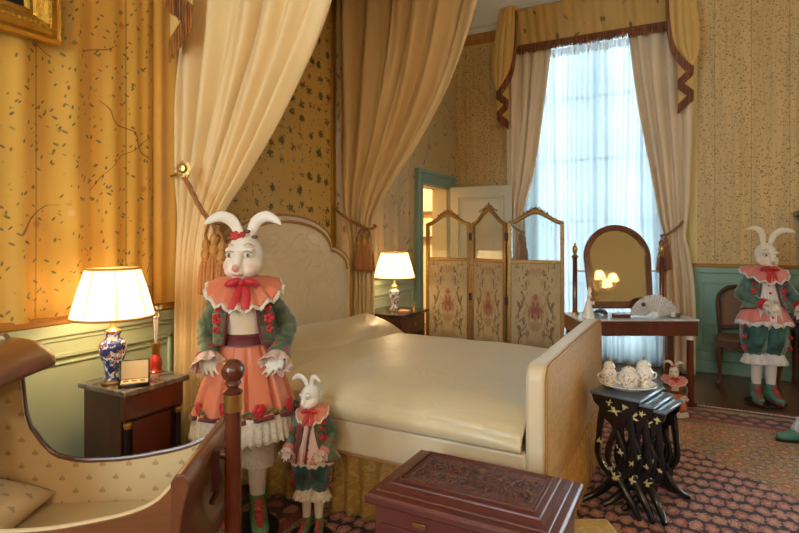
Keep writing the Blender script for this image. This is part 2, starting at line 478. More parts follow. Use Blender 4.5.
def shade_mat():
    t = NT('lit_lampshade'); o = t.sep(t.tc())
    ang = t.math('ARCTAN2', o[1], o[0])
    pl = t.wave(t.comb(t.math('MULTIPLY', ang, 12.0), 0.0, 0.0), 1.0)
    c = t.mix(pl, lin((255,226,176)), lin((255,240,206)))
    t.base(c); t.p(rough=.8)
    em = t.new('ShaderNodeEmission'); t.l.new(t.mix(pl, lin((255,216,150)), lin((255,232,184))), em.inputs[0]); em.inputs[1].default_value = SHADE_E
    tr = t.new('ShaderNodeBsdfTranslucent'); t.l.new(c, tr.inputs[0])
    mx = t.new('ShaderNodeMixShader'); mx.inputs[0].default_value = .5; t.l.new(t.b.outputs[0], mx.inputs[1]); t.l.new(tr.outputs[0], mx.inputs[2])
    ad = t.new('ShaderNodeAddShader'); t.l.new(mx.outputs[0], ad.inputs[0]); t.l.new(em.outputs[0], ad.inputs[1])
    t.l.new(ad.outputs[0], t.out.inputs[0]); return t.m
SHADE_E = .75
M_shade = shade_mat()
def bulb_mat():
    t = NT('lit_bulb'); t.b.inputs['Emission Color'].default_value = lin((255,214,150)); t.b.inputs['Emission Strength'].default_value = 8; return t.m
M_bulb = bulb_mat()
M_shadetrim = plain('shade_trim', (196,138,70), .6)
def china(name, cols, sc=18, white=(236,236,232), dens=(.5,.56)):
    t = NT(name); o = t.tc()
    n = t.noise(o, sc, 3, .5, 1.2); n2 = t.noise(t.mapping(o, loc=(4,4,4)), sc*.9, 2, .5, 1)
    c = t.mix(t.step(n, dens[0], dens[1]), lin(white), lin(cols[0]))
    c = t.mix(t.step(n2, .6, .64), c, lin(cols[1]))
    t.base(c); t.p(rough=.12, coat=.5); return t.m
M_imari = china('imari_porcelain', ((38,54,118),(206,104,50)), 30, dens=(.43,.49))
M_delft = china('blue_white_porcelain', ((70,80,130),(150,130,150)), 34)
M_tea = china('gilt_tea_china', ((112,122,160),(204,170,120)), 60, (242,240,236), (.6,.64))
M_white_china = plain('white_china', (238,234,228), .15, .02, coat=.4)
def glass(name, c=(1,1,1,1), gl=.12):
    t = NT(name)
    a = t.new('ShaderNodeBsdfTransparent'); a.inputs[0].default_value = c
    g = t.new('ShaderNodeBsdfGlossy'); g.inputs['Roughness'].default_value = .03
    fr = t.new('ShaderNodeFresnel'); fr.inputs[0].default_value = 1.45
    mx = t.new('ShaderNodeMixShader'); t.l.new(t.math('ADD', fr.outputs[0], gl*.2), mx.inputs[0])
    t.l.new(a.outputs[0], mx.inputs[1]); t.l.new(g.outputs[0], mx.inputs[2]); t.l.new(mx.outputs[0], t.out.inputs[0]); return t.m
M_glass = glass('clear_glass', (.94,.97,.97,1))
M_glassware = glass('cut_glass', (.82,.86,.88,1), .6)
M_redglass = plain('red_glass', (176,44,24), .08, .25, 30, coat=.6)
def mirror_mat():
    t = NT('mirror_silver'); t.base((.52,.53,.46,1)); t.p(rough=.04, metal=1.0); return t.m
M_mirror = mirror_mat()
def sheer_mat():
    t = NT('sheer_voile'); uv = t.sep(t.tc('UV'))
    a = t.new('ShaderNodeBsdfTransparent')
    tr = t.new('ShaderNodeBsdfTranslucent'); tr.inputs[0].default_value = (.86,.95,.99,1)
    df = t.new('ShaderNodeBsdfDiffuse'); df.inputs[0].default_value = (.9,.93,.95,1)
    m1 = t.new('ShaderNodeMixShader'); m1.inputs[0].default_value = .12; t.l.new(tr.outputs[0], m1.inputs[1]); t.l.new(df.outputs[0], m1.inputs[2])
    m2 = t.new('ShaderNodeMixShader'); m2.inputs[0].default_value = .986; t.l.new(a.outputs[0], m2.inputs[1]); t.l.new(m1.outputs[0], m2.inputs[2])
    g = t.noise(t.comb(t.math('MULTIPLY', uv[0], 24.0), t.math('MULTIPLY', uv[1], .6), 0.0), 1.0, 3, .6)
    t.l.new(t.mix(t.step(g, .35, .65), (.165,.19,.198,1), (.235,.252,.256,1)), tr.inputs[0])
    t.l.new(m2.outputs[0], t.out.inputs[0]); return t.m
M_sheer = sheer_mat()
def screen_mat():
    t = NT('screen_brocade'); uv = t.sep(t.tc('UV')); u, v = uv[0], uv[1]
    mx = t.math('ABSOLUTE', t.math('SUBTRACT', u, .5))
    w = t.comb(mx, v, 0.0)
    n = t.noise(w, 11, 4, .6, 1.5); fine = t.noise(w, 26, 4, .6, .8)
    c = t.mix(t.noise(t.tc('UV'), 60, 2), lin((166,144,108)), lin((188,168,130)))
    side = t.step(t.math('ABSOLUTE', t.math('SUBTRACT', mx, .27)), .2, .08)
    c = t.mix(t.math('MULTIPLY', t.math('MULTIPLY', t.step(n, .50, .58), side), .9), c, lin((98,76,46)))
    def spot(cy, rx, ry, col, amt):
        nonlocal c
        d = t.math('SQRT', t.math('ADD', t.math('POWER', t.math('DIVIDE', mx, rx), 2.0), t.math('POWER', t.math('DIVIDE', t.math('SUBTRACT', v, cy), ry), 2.0)))
        d = t.math('ADD', d, t.math('MULTIPLY', t.math('SUBTRACT', fine, .5), 3.2))
        c = t.mix(t.math('MULTIPLY', t.step(d, 1.05, .35), amt), c, lin(col))
    spot(.62, .2, .085, (126,60,44), .9); spot(.5, .16, .05, (140,110,70), .7); spot(.72, .08, .05, (140,78,56), .85)
    spot(.34, .3, .05, (130,106,70), .6); spot(.93, .2, .05, (150,110,80), .6); spot(.2, .18, .07, (132,70,50), .85)
    t.base(c); t.p(rough=.65, sheen=.1); return t.m
M_screen = screen_mat()
def lacquer_mat():
    t = NT('black_lacquer'); o = t.tc(); t.base(lin((20,22,30))); t.p(rough=.22, coat=.5); return t.m
M_lacquer = lacquer_mat()
M_lacquer_top = plain('lacquer_top_sheen', (92,108,128), .25, .25, 12, coat=.4)  # black lacquer lightened to blue-grey, a window reflection painted into the colour
M_goldpaint = plain('gold_paint', (208,200,146), .4, .25, 90)
M_cane = plain('woven_cane', (124,92,66), .6, .35, 120, bump=.4, bscale=160)
def motif_mat(ax2=2):
    t = NT('bee_lining'); o = t.sep(t.tc('Object'))
    def cellf(sx, sz):
        zz = t.math('MULTIPLY', o[ax2], sz); row = t.math('FLOOR', zz)
        xx = t.math('ADD', t.math('MULTIPLY', o[0], sx), t.math('FRACT', t.math('MULTIPLY', row, .5)))
        return t.math('SUBTRACT', t.math('FRACT', xx), .5), t.math('SUBTRACT', t.math('FRACT', zz), .5)
    fx, fz = cellf(10.5, 21)
    ax = t.math('ABSOLUTE', fx)
    body = t.step(t.math('SQRT', t.math('ADD', t.math('POWER', t.math('DIVIDE', ax, .036), 2.0), t.math('POWER', t.math('DIVIDE', fz, .26), 2.0))), 1.05, .8)
    wing = t.step(t.math('SQRT', t.math('ADD', t.math('POWER', t.math('DIVIDE', t.math('SUBTRACT', ax, .06), .06), 2.0), t.math('POWER', t.math('DIVIDE', t.math('ADD', fz, .08), .15), 2.0))), 1.05, .8)
    k = t.math('MAXIMUM', body, wing)
    t.base(t.mix(t.math('MULTIPLY', k, .62), t.mix(t.noise(t.tc(), 5, 2), lin((198,172,128)), lin((212,188,144))), lin((142,110,66)))); t.p(rough=.6, sheen=.15); return t.m
M_bee = motif_mat(); M_bee_flat = motif_mat(1)
M_beeplain = plain('cradle_mattress_cloth', (206,180,134), .6, .08, 12)

# doll fabrics
def paint_mat():
    t = NT('painted_porcelain'); a = t.new('ShaderNodeAttribute'); a.attribute_name = 'paint'
    t.l.new(a.outputs['Color'], t.b.inputs['Base Color']); t.p(rough=.38); return t.m
M_doll = paint_mat()
def velvet(name, c, c2):
    t = NT(name); n = t.noise(t.tc(), 9, 3, .5, 1.5); t.base(t.mix(t.step(n, .38, .62), lin(c), lin(c2))); t.p(rough=.5, sheen=.6); t.bump(n, .5, .02); return t.m
M_velvet = velvet('green_velvet', (42,52,30), (90,104,68))
M_velvet_teal = velvet('teal_green_velvet', (44,82,74), (86,122,108))
M_teal = velvet('teal_satin', (10,34,38), (34,104,102))
M_pinksilk = satin('salmon_silk', (218,124,88), .45, wr=.12, sheen=.3)
M_pinkrose = satin('rose_silk', (222,134,126), .5, sheen=.3)
M_red = satin('red_ribbon', (190,28,36), .45, sheen=.2)
M_maroon = satin('maroon_velvet', (104,22,32), .6, sheen=.4)
def lace_mat(name, c):
    t = NT(name); d = t.vor(t.tc(), 85, .9); n = t.noise(t.tc(), 45, 3)
    t.base(t.mix(n, lin(c), lin(tuple(x*.86 for x in c)))); t.p(rough=.85)
    t.p(alpha=t.math('MAXIMUM', t.step(d, .2, .3), t.step(n, .5, .46))); t.bump(d, .6, .004); return t.m
M_lace = lace_mat('white_lace', (232,220,202)); M_lace_pink = lace_mat('pink_white_lace', (236,204,194)); M_lace_cool = lace_mat('cool_white_lace', (228,224,228))
M_bodice = plain('cream_bodice', (226,206,178), .6, .06, 40)
def bib_mat():
    t = NT('pinstripe_shirt'); o = t.sep(t.tc()); s = t.math('FRACT', t.math('MULTIPLY', o[0], 45.0))
    t.base(t.mix(t.math('MULTIPLY', t.step(s, .72, .8), .5), lin((232,226,230)), lin((190,140,150)))); t.p(rough=.6); return t.m
M_bib = bib_mat()
def floral_mat():
    t = NT('red_floral_brocade'); o = t.tc(); d = t.vor(o, 22, .8)
    c = t.mix(t.step(d, .4, .3), t.mix(t.step(t.noise(o, 14, 2), .4, .6), lin((56,76,50)), lin((98,116,84))), lin((168,44,40))); t.base(c); t.p(rough=.55, sheen=.3); return t.m
M_floral = floral_mat()
M_leafgreen = plain('leaf_green', (92,104,56), .6, .2, 40)
M_shoegreen = plain('shoe_green', (96,132,88), .4, .1, 20)
M_shoeteal = plain('shoe_teal', (70,124,108), .4, .12, 20)
M_shoered = plain('shoe_red', (158,58,58), .4, .1, 20)
M_eye_w = plain('eye_white', (222,222,218), .15, .02)
M_eye_i = plain('eye_iris', (128,140,132), .15, .1)
M_eye_p = plain('eye_pupil', (16,14,16), .1, .02)
M_brow = plain('brow_brown', (186,128,88), .6)
M_black = plain('black_base', (16,14,14), .5)
M_palepink = satin('pale_pink_silk', (236,214,204), .5)
M_sprig = plain('frosted_sprig_glass', (176,166,164), .15, .2, 60, coat=.5)
M_jewel = plain('cream_box_lining', (216,196,160), .6)
M_pinkbox = plain('pink_cloth', (206,140,106), .6)
M_daylit_frame = plain('window_paint', (206,216,216), .4, .03)
M_lightblue = plain('window_reveal_paint', (176,196,204), .5, .05)
# ---------------------------------------------------------------- room shell
XL, XR, YF, YB, ZC = -2.73, 3.7, 6.62, -2.6, 4.38
WT = .18
struct(MB().box(-5.2, XR+.3, YB-.3, 8.4, -.12, 0).build('floor', M_floor))
struct(MB().box(XL-WT, XR+.2, YB-.2, YF+.2, ZC, ZC+.1).build('ceiling', M_white))

# left wall with the doorway (y 5.58 .. 6.36, z .. 2.04)
m = MB()
m.box(XL-WT, XL, YB-.2, 5.58, 0, ZC); m.box(XL-WT, XL, 6.36, YF, 0, ZC); m.box(XL-WT, XL, 5.58, 6.36, 2.04, ZC)
wall_left = struct(m.build('wall_left', M_cream_wall, smooth=0))
# far window wall with the tall french window and an added unseen one
m = MB(); T = .26
W1 = (-1.74, -.30); W2 = (1.75, 3.15)
for a, b in ((XL-WT, W1[0]), (W1[1], W2[0]), (W2[1], XR+.2)): m.box(a, b, YF, YF+T, 0, ZC)
for a, b in (W1, W2): m.box(a, b, YF, YF+T, 3.85, ZC); m.box(a, b, YF, YF+T, 0, .12)
wall_back = struct(m.build('wall_back', M_cream_wall, smooth=0))
struct(MB().box(XR, XR+.2, YB-.2, YF, 0, ZC).build('wall_right', M_silk_far, smooth=0))
m = MB(); W3 = (-2.25, -1.05)
m.box(XL-WT, W3[0], YB-.2, YB, 0, ZC); m.box(W3[1], XR, YB-.2, YB, 0, ZC); m.box(W3[0], W3[1], YB-.2, YB, 0, .9); m.box(W3[0], W3[1], YB-.2, YB, 3.5, ZC)
struct(m.build('wall_front', M_cream_wall, smooth=0))

# silk hangings (part of the walls)
def hang_left(name, y0, y1, z0, z1, mat, amp=0, folds=(), x=XL+.018, nu=160):
    def f(u, v):
        y = lerp(y0, y1, u); z = lerp(z0, z1, v); d = 0
        for yc, w, a in folds:
            q = (y-yc)/w; d += a*math.exp(-q*q)
        if amp:
            low = max(0, 1-(z-z0)/.75)
            d += amp*(math.sin(y*17+.6*math.sin(z*1.7))*.35+low*low*math.sin(y*52+math.sin(y*7)*2)*.9)*(.4+.6*min(1, (z1-z)/2))
        return (x+d, y, z)
    return struct(MB().grid(f, nu, 30, us=y1-y0, vs_=z1-z0).build(name, mat, wall_left, smooth=180))
DL = 1.045
fl = [(1.38,.05,.03),(1.5,.03,-.008),(1.62,.055,.034),(1.72,.02,-.012),(1.82,.05,.028),(1.95,.045,.022),(2.03,.03,.02),(1.02,.015,-.02)]
hang_left('silk_hanging', -.6, 2.075, DL, 3.95, M_silk_left, .011, fl, nu=260)
hang_left('silk_hanging', YB, -.6, DL, 3.95, M_silk_left)
hang_left('plain_silk_strip', 2.075, 2.3, DL, 3.95, M_gold_plain, .004, [(2.12,.03,.012),(2.22,.03,.01)], x=XL+.022)
hang_left('silk_hanging', 2.3, 3.9, DL, 3.95, M_silk_bed)
hang_left('silk_hanging', 3.9, 5.42, DL-.02, 3.95, M_silk_door, .006, [(4.45,.05,.015),(4.7,.04,.012),(5.0,.05,.015),(5.25,.04,.012)])
hang_left('silk_hanging', 5.42, YF, 2.19, 3.95, M_silk_door)
struct(MB().box(XL+.002, XL+.035, 3.815, 3.875, .9, 3.95).build('gilt_fillet', M_gilt, wall_left, bevel=.006))
m = MB()
for a, b in ((YB, 2.3), (2.3, 5.42)): m.box(XL+.002, XL+.04, a, b, DL-.03, DL+.012)
struct(m.build('silk_border', M_galloon, wall_left, bevel=.008))
# dado: rail, panel mouldings
m = MB()
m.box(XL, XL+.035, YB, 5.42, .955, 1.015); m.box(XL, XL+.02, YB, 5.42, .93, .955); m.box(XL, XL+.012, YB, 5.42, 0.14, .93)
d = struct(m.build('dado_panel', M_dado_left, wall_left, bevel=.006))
m = MB()
for a, b in ((-2.4,-.4), (-.28, 2.2), (2.3, 3.9), (4.0, 5.36)):
    for (y0, y1, z0, z1) in ((a,b,.85,.875), (a,b,.24,.265), (a,a+.025,.24,.875), (b-.025,b,.24,.875)): m.box(XL+.01, XL+.03, y0, y1, z0, z1)
    for (y0, y1, z0, z1) in ((a+.04,b-.04,.815,.83),): m.box(XL+.01, XL+.022, y0, y1, z0, z1)
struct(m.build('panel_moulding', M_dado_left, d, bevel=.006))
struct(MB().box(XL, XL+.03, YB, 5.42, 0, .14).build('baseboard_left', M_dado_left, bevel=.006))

# far wall hangings and dado
def hang_far(name, x0, x1, z0, z1, mat, folds=()):
    def f(u, v):
        x = lerp(x0, x1, u); d = 0
        for xc, w, a in folds: d += a*math.exp(-((x-xc)/w)**2)
        return (x, YF-.016-d, lerp(z0, z1, v))
    return struct(MB().grid(f, 90, 6, us=x1-x0, vs_=z1-z0).build(name, mat, wall_back, smooth=180))
DF = 1.137
hang_far('silk_hanging', XL, W1[0]-.02, DF, 4.02, M_silk_far)
hang_far('plain_silk_strip', W1[1]+.02, .05, DF, 4.02, M_pale_strip, [(-.02,.03,.012)])
hang_far('silk_hanging', .05, W2[0]-.02, DF, 4.02, M_silk_far, [(.42,.02,.01),(.9,.03,.012),(.7,.02,-.006)])
hang_far('silk_hanging', W2[1]+.02, XR, DF, 4.02, M_silk_far)
struct(MB().box(W1[1], W2[0], YF-.035, YF-.002, DF-.025, DF+.012).build('silk_border', M_galloon, wall_back, bevel=.008))
m = MB()
for a, b in ((XL, W1[0]), (W1[1], W2[0]), (W2[1], XR)):
    m.box(a, b, YF-.034, YF, DF-.085, DF-.025); m.box(a, b, YF-.014, YF, .13, DF-.085)
d = struct(m.build('dado_panel', M_dado, wall_back, bevel=.006))
m = MB()
for a, b in ((.1, .62), (.7, 1.6)):
    for (x0, x1, z0, z1) in ((a,b,.935,.955), (a,b,.3,.32), (a,a+.02,.3,.955), (b-.02,b,.3,.955)): m.box(x0, x1, YF-.032, YF-.01, z0, z1)
for z in (.22, .5): m.box(W1[1]+.3, W2[0], YF-.024, YF-.01, z, z+.012)
struct(m.build('panel_moulding', M_dado, d, bevel=.005))
m = MB()
for a, b in ((XL, W1[0]), (W1[1], W2[0]), (W2[1], XR)): m.box(a, b, YF-.04, YF, 0, .13)
struct(m.build('baseboard_back', M_dado, bevel=.006))
# crown mouldings
def crown(name, prof, a, b, axis):
    m = MB()
    n = len(prof)
    def P(d, z, s):
        return {'L': (XL+d, s, z), 'B': (s, YF-d, z), 'R': (XR-d, s, z), 'F': (s, YB+d, z)}[axis]
    vs = [P(d, z, a) for d, z in prof]+[P(d, z, b) for d, z in prof]
    m.add(vs, [(i, (i+1)%n, n+(i+1)%n, n+i) for i in range(n)]+[tuple(range(n)), tuple(range(2*n-1, n-1, -1))])
    return struct(m.build(name, M_white, smooth=50))
prof = [(0,4.02),(.03,4.02),(.04,4.07),(.09,4.09),(.1,4.13),(.2,4.2),(.27,4.29),(.28,4.33),(.34,4.34),(.34,4.38),(0,4.38)]
crown('trim_1', prof, YB, YF, 'L'); crown('trim_2', prof, XL, XR, 'B'); crown('trim_3', prof, YB, YF, 'R'); crown('trim_4', prof, XL, XR, 'F')
# gathered gold border under the cornice on the far wall
def f(u, v):
    x = lerp(XL, W1[0]-.02, u); return (x, YF-.02-.03*math.sin(PI*v)*(1+.3*math.sin(x*70+2*math.sin(x*9))), lerp(3.88, 4.03, v))
struct(MB().grid(f, 200, 8).build('gathered_border', M_piping, wall_back, smooth=180))

# windows
def window(name, x0, x1, y, z0, z1, facing):
    w = bpy.data.objects.new(name, None); COL.objects.link(w); struct(w)
    m = MB(); s = .055
    m.box(x0, x0+s, y-.03, y+.03, z0, z1); m.box(x1-s, x1, y-.03, y+.03, z0, z1); m.box(x0, x1, y-.03, y+.03, z0, z0+s); m.box(x0, x1, y-.03, y+.03, z1-s, z1)
    xm = (x0+x1)/2; m.box(xm-.05, xm+.05, y-.035, y+.035, z0, z1)
    struct(m.build('window_frame', M_daylit_frame, w, bevel=.006))
    nr = 5
    m = MB()
    for k in range(1, nr):
        z = lerp(z0, z1, k/nr); m.box(x0, x1, y-.018, y+.018, z-.016, z+.016)
    struct(m.build('glazing_bars', M_daylit_frame, w))
    struct(MB().box(x0+s, x1-s, y-.003, y+.003, z0+s, z1-s).build('pane', M_glass, w, smooth=0))
    return w
window('window_1', W1[0], W1[1], YF+T-.05, .12, 3.85, -1)
window('window_2_added', W2[0], W2[1], YF+T-.05, .12, 3.85, -1)  # out of view, added to bring daylight to the right side
window('window_3', W3[0], W3[1], YB-.15, .9, 3.5, 1)

# doorway: architrave, reveal and the open leaf
m = MB()
for (y0, y1, z0, z1) in ((5.42,5.58,0,2.04+.15), (6.36,6.5,0,2.04+.15), (5.58,6.36,2.04,2.19)):
    m.box(XL, XL+.045, y0, y1, z0, z1)
for (y0, y1, z0, z1) in ((5.415,5.46,0,2.195), (6.46,6.51,0,2.195), (5.46,6.46,2.15,2.195)): m.box(XL, XL+.065, y0, y1, z0, z1)
for (y0, y1, z0, z1) in ((5.53,5.555,0,2.065), (6.385,6.41,0,2.065), (5.555,6.385,2.065,2.09)): m.box(XL, XL+.058, y0, y1, z0, z1)
struct(m.build('trim_5', M_doorgreen, bevel=.006))
struct(MB().box(XL-WT-.02, XL, 6.345, 6.36, 0, 2.04).box(XL-WT-.02, XL, 5.58, 5.595, 0, 2.04).box(XL-WT-.02, XL, 5.58, 6.36, 2.025, 2.04).build('trim_6', M_doorwhite))
dr = bpy.data.objects.new('door_1', None); COL.objects.link(dr); struct(dr); dr.location = (XL+.06, 6.32, 0)
struct(MB().box(0, .79, 0, .045, .015, 2.045).build('door_leaf', M_doorwhite, dr, bevel=.004))
m = MB()
for z0, z1 in ((.16, .62), (.76, 1.92)):
    for k, (i, h) in enumerate(((0,.016),(.022,.008))):
        a, b, c, e = .1+i, .69-i, z0+i, z1-i; w = .02
        m.box(a, b, -h, 0, c, c+w); m.box(a, b, -h, 0, e-w, e); m.box(a, a+w, -h, 0, c, e); m.box(b-w, b, -h, 0, c, e)
struct(m.build('leaf_moulding', M_doorwhite, dr, bevel=.004))
struct(MB().ell((.74,-.045,1.02), .026).tube([(.74,0,1.02),(.74,-.04,1.02)], .011).build('door_handle', M_brass, dr))

# antechamber beyond the doorway
AX0, AX1, AY0, AY1 = -4.9, XL-WT, 4.6, 8.1
m = MB()
m.box(AX0-.1, AX0, AY0-.1, AY1+.1, 0, 2.9); m.box(AX0, AX1, AY1, AY1+.1, 0, 2.9); m.box(AX0, AX1, AY0-.1, AY0, 0, 2.9); m.box(AX1-.002, AX1+.12, YF+.2, AY1+.1, 0, 2.9); m.box(AX0-.1, AX1, AY0-.1, AY1+.1, 2.9, 3.0)
struct(m.build('wall_antechamber', M_cream_wall, smooth=0))
k = thing('wall_shelf', 'brown wooden wall shelf glowing in the lamplit room behind the doorway', 'shelf', (-3.72, 8.1, 0))
m = MB(); m.box(-.3, .28, -.16, 0, 1.80, 1.835); m.build('shelf_board', M_walnut, k, bevel=.004)
m = MB(); m.box(-.3, .28, -.16, 0, 1.40, 1.43); m.build('shelf_board', M_walnut, k, bevel=.004)
m = MB(); m.box(.24, .28, -.15, 0, 0, 1.8); m.build('upright', M_walnut, k, bevel=.004)
m = MB(); m.box(-.3, -.26, -.15, 0, 0, 1.8); m.build('upright', M_walnut, k, bevel=.004)
k = thing('ceiling_lamp', 'frosted globe lamp hanging in the small room behind the doorway', 'lamp', (-3.9, 6.7, 2.9))
MB().lathe([(.06,-.03),(.06,0)], 16).tube([(0,0,0),(0,0,-.25)], .008).build('stem', M_brass, k)
MB().ell((0,0,-.34), .1).build('globe', M_bulb, k)
lamp_light('antechamber_light', (0,0,-.5), 130, (1,.74,.42), .08, k)

# rug
def f(u, v): return (lerp(-2.15, 2.9, u), lerp(-1.2, 5.24, v), .012)
m = MB().box(-2.15, 2.9, -1.2, 5.24, .0005, .012)
rug = m.build('rug', M_rug); tag(rug, 'large red and navy patterned oriental rug covering the wooden floor', 'rug')
m = MB()
rg = random.Random(3)
for k in range(420):
    x = -2.15+5.05*(k+.5)/420
    m.tube([(x,5.24,.009),(x+rg.uniform(-.006,.006),5.265,.006),(x+rg.uniform(-.01,.01),5.29,.004)], .005, 5)
o = m.build('fringe', M_lace, rug); o['kind'] = 'stuff'; o['label'] = 'off-white knotted fringe'
# ---------------------------------------------------------------- bed
BX0, BX1, BY0, BY1 = -2.5, -.53, 2.27, 3.78
bed = thing('bed', 'large bed with tall arched cream headboard and straight gold-covered footboard', 'bed', (0,0,0))
# headboard: arched outline at x = -2.5 .. -2.6, centre y = 3.02
def head_top(y):
    d = abs(y-3.02)
    if d < .56: return 1.355+.235*math.sqrt(max(0, 1-(d/.56)**2))**.9
    t = (d-.56)/.26
    return 1.355-.02*t-.15*(1-math.sqrt(max(0, 1-t*t)))-.0*t
def head_outline(inset):
    pts = []
    for k in range(97):
        y = 3.02-.82+1.64*k/96
        pts.append((y, head_top(y)))
    return pts
out = head_outline(0)
poly = [(3.02-.82, .3)]+out+[(3.02+.82, .3)]
MB().prism(poly, -2.62, -2.53, 'x').build('headboard', M_padsatin, bed, smooth=60, bevel=.012)
c0 = Vector((3.02, .95))
inn = [tuple(c0+(Vector(p)-c0)*.93) for p in out]
def fhead(u, v):
    k = u*96; i = min(95, int(k)); t = k-i
    y = lerp(inn[i][0], inn[i+1][0], t); zt = lerp(inn[i][1], inn[i+1][1], t)
    z = lerp(.45, zt, v); b = min(1, 6*min(u, 1-u, 1-v)+.0)
    return (-2.53+.03*math.sqrt(max(0, b)), y, z)
MB().grid(fhead, 96, 30).build('embroidered_panel', M_head, bed, smooth=180)
MB().tube([(-2.522, p[0], p[1]) for p in inn], .011, 8).build('piping', M_piping, bed)
MB().tube([(-2.535, p[0], p[1]) for p in [(3.02-.82,.3)]+out+[(3.02+.82,.3)]], .009, 8).build('piping', M_piping, bed)
MB().box(-2.53, BX1-.08, BY0, BY1, .355, .53).build('box_spring', M_padsatin, bed, bevel=.02)
# gold damask valance, gently pleated
def val(name, p0, p1, nrm, mat):
    L = (Vector(p1)-Vector(p0)).length
    def f(u, v):
        p = Vector(p0).lerp(Vector(p1), u); w = (.008+.012*v)*math.sin(u*L*60+1.3*math.sin(u*L*7))
        q = p+Vector(nrm)*(w); return (q.x, q.y, lerp(.37, .018, v))
    return MB().grid(f, int(L*90), 10).build(name, mat, bed, smooth=180, solid=.006)
val('valance', (-2.5, 2.335, 0), (BX1-.04, 2.335, 0), (0,-1,0), M_damask_side)
val('valance', (BX1-.005, 2.28, 0), (BX1-.005, 3.775, 0), (1,0,0), M_damask_foot)
val('valance', (-2.5, 3.73, 0), (BX1-.04, 3.73, 0), (0,1,0), M_damask_side)
m = MB()
for x in (-2.4, -.7):
    for y in (2.45, 3.6): m.lathe([(.03,.016),(.035,.1),(.04,.36)], 12, (x,y,0))
m.build('bed_feet', M_darkwood, bed)
# footboard
def foot_poly(i):
    r = .07; y0, y1, z1 = 2.262+i, 3.79-i, .905-i
    pts = [(y0, .36)]
    for k in range(9):
        a = PI-k*PI/16; pts.append((y0+r+r*math.cos(a), z1-r+r*math.sin(a)))
    for k in range(9):
        a = PI/2-k*PI/16; pts.append((y1-r+r*math.cos(a), z1-r+r*math.sin(a)))
    return pts+[(y1, .36)]
MB().prism(foot_poly(0), -.618, -.532, 'x').build('footboard', M_padsatin, bed, smooth=50, bevel=.018)
MB().prism(foot_poly(.006), -.534, -.526, 'x').build('footboard_panel', M_damask_foot, bed, smooth=50)
MB().tube([(-.529, a, b) for a, b in foot_poly(.004)], .007, 8).build('piping', M_piping, bed)
MB().tube([(-.522, 2.262, .362),(-.522, 3.79, .362)], .007, 8).build('piping', M_piping, bed)
MB().tube([(-2.5, 2.262, .362),(-.62, 2.262, .362)], .005, 8).build('piping', M_piping, bed)

# bedspread: one cloth over the mattress
def spread(u, v):
    x = lerp(-2.47, -.628, u)
    # v runs over the near drop (0..r0), top, far drop
    yn, yf = 2.252, 3.785
    crown = .055*math.sin(PI*min(1, max(0, (x+2.5)/2.0)))
    zt = .668+crown*.6
    fall = .03*max(0, (x+1.0)/.4)**2 if x > -1.0 else 0
    zt -= fall*.6
    L1 = zt-.535; W = yf-yn; tot = 2*L1+W; s = v*tot
    r = .09
    if s < L1: y, z = yn, .535+s
    elif s < L1+W: y, z = yn+(s-L1), zt
    else: y, z = yf, zt-(s-L1-W)
    # round the shoulders
    dy = min(y-yn, yf-y)
    if L1-1e-6 <= s <= L1+W+1e-6:
        q = min(1, dy/.2); z = zt-.075*(1-q)**2.2 + .03*math.sin(PI*min(1, max(0, (y-yn)/W)))
    else:
        q = (z-.535)/max(.01, L1); z = .535+(L1-.075)*q; y += (.0+.012*math.sin(q*PI))*(1 if y > 3 else -1)
        y += .012*q*q*(1 if y < 3 else -1)
    n = noise.noise((x*2.1, y*2.3, z))
    n2 = noise.noise((x*5.2+3, y*3.1, z*2))
    if dy > .02: z += .010*n+.004*n2
    else: y += .008*n+.006*n2
    # soft tucks gathering at the foot end
    t = max(0, (x+1.05)/.42)
    z += .003*t*math.sin(y*16+x*9)*(1 if dy > .05 else .1)
    return (x, y, z)
bs = MB().grid(spread, 120, 140).build('bedspread', M_bedsatin, None, smooth=180, solid=.01)
tag(bs, 'ivory satin bedspread drawn smoothly over the large bed', 'bedspread')
# pillow under its satin cover
pl = thing('pillow', 'long ivory satin pillow across the head of the bed', 'pillow', (-2.23, 3.02, .672))
def pil(u, v):
    a = 2*PI*v; e = math.sin(PI*u)**.35 if 0 < u < 1 else 0
    cx, cz = math.cos(a), math.sin(a)
    x = .245*abs(cx)**.75*(1 if cx > 0 else -1)*(.35+.65*e)
    z = .115*abs(cz)**.9*(1 if cz > 0 else -1)*e
    y = lerp(-.75, .75, u)+.03*cx*e
    z += .007*noise.noise((x*9, y*5, 0))*e
    return (x-.0, y, z*(1.15 if z > 0 else .35)+.035-.10*max(0, x))
MB().grid(pil, 70, 36).build('pillow_body', M_pillow, pl, smooth=180, weld=.0005)
def flap(u, v):
    y = lerp(-.765, .755, u); x = lerp(-.05, .34, v)
    z = .155-.115*v**1.4-.055*v**3+.005*noise.noise((x*8, y*6, 2))
    e = min(u, 1-u)*14
    z -= .07*max(0, 1-e)**2
    return (x, y, z)
MB().grid(flap, 70, 20).build('turned_cover', M_pillow, pl, smooth=180, solid=.006)
def fhem(k):
    p = flap(k/40, 1.0); return (p[0]+.002, p[1], p[2]+.002)
MB().tube([fhem(k) for k in range(41)], .004, 6).build('hem_piping', M_piping, pl)

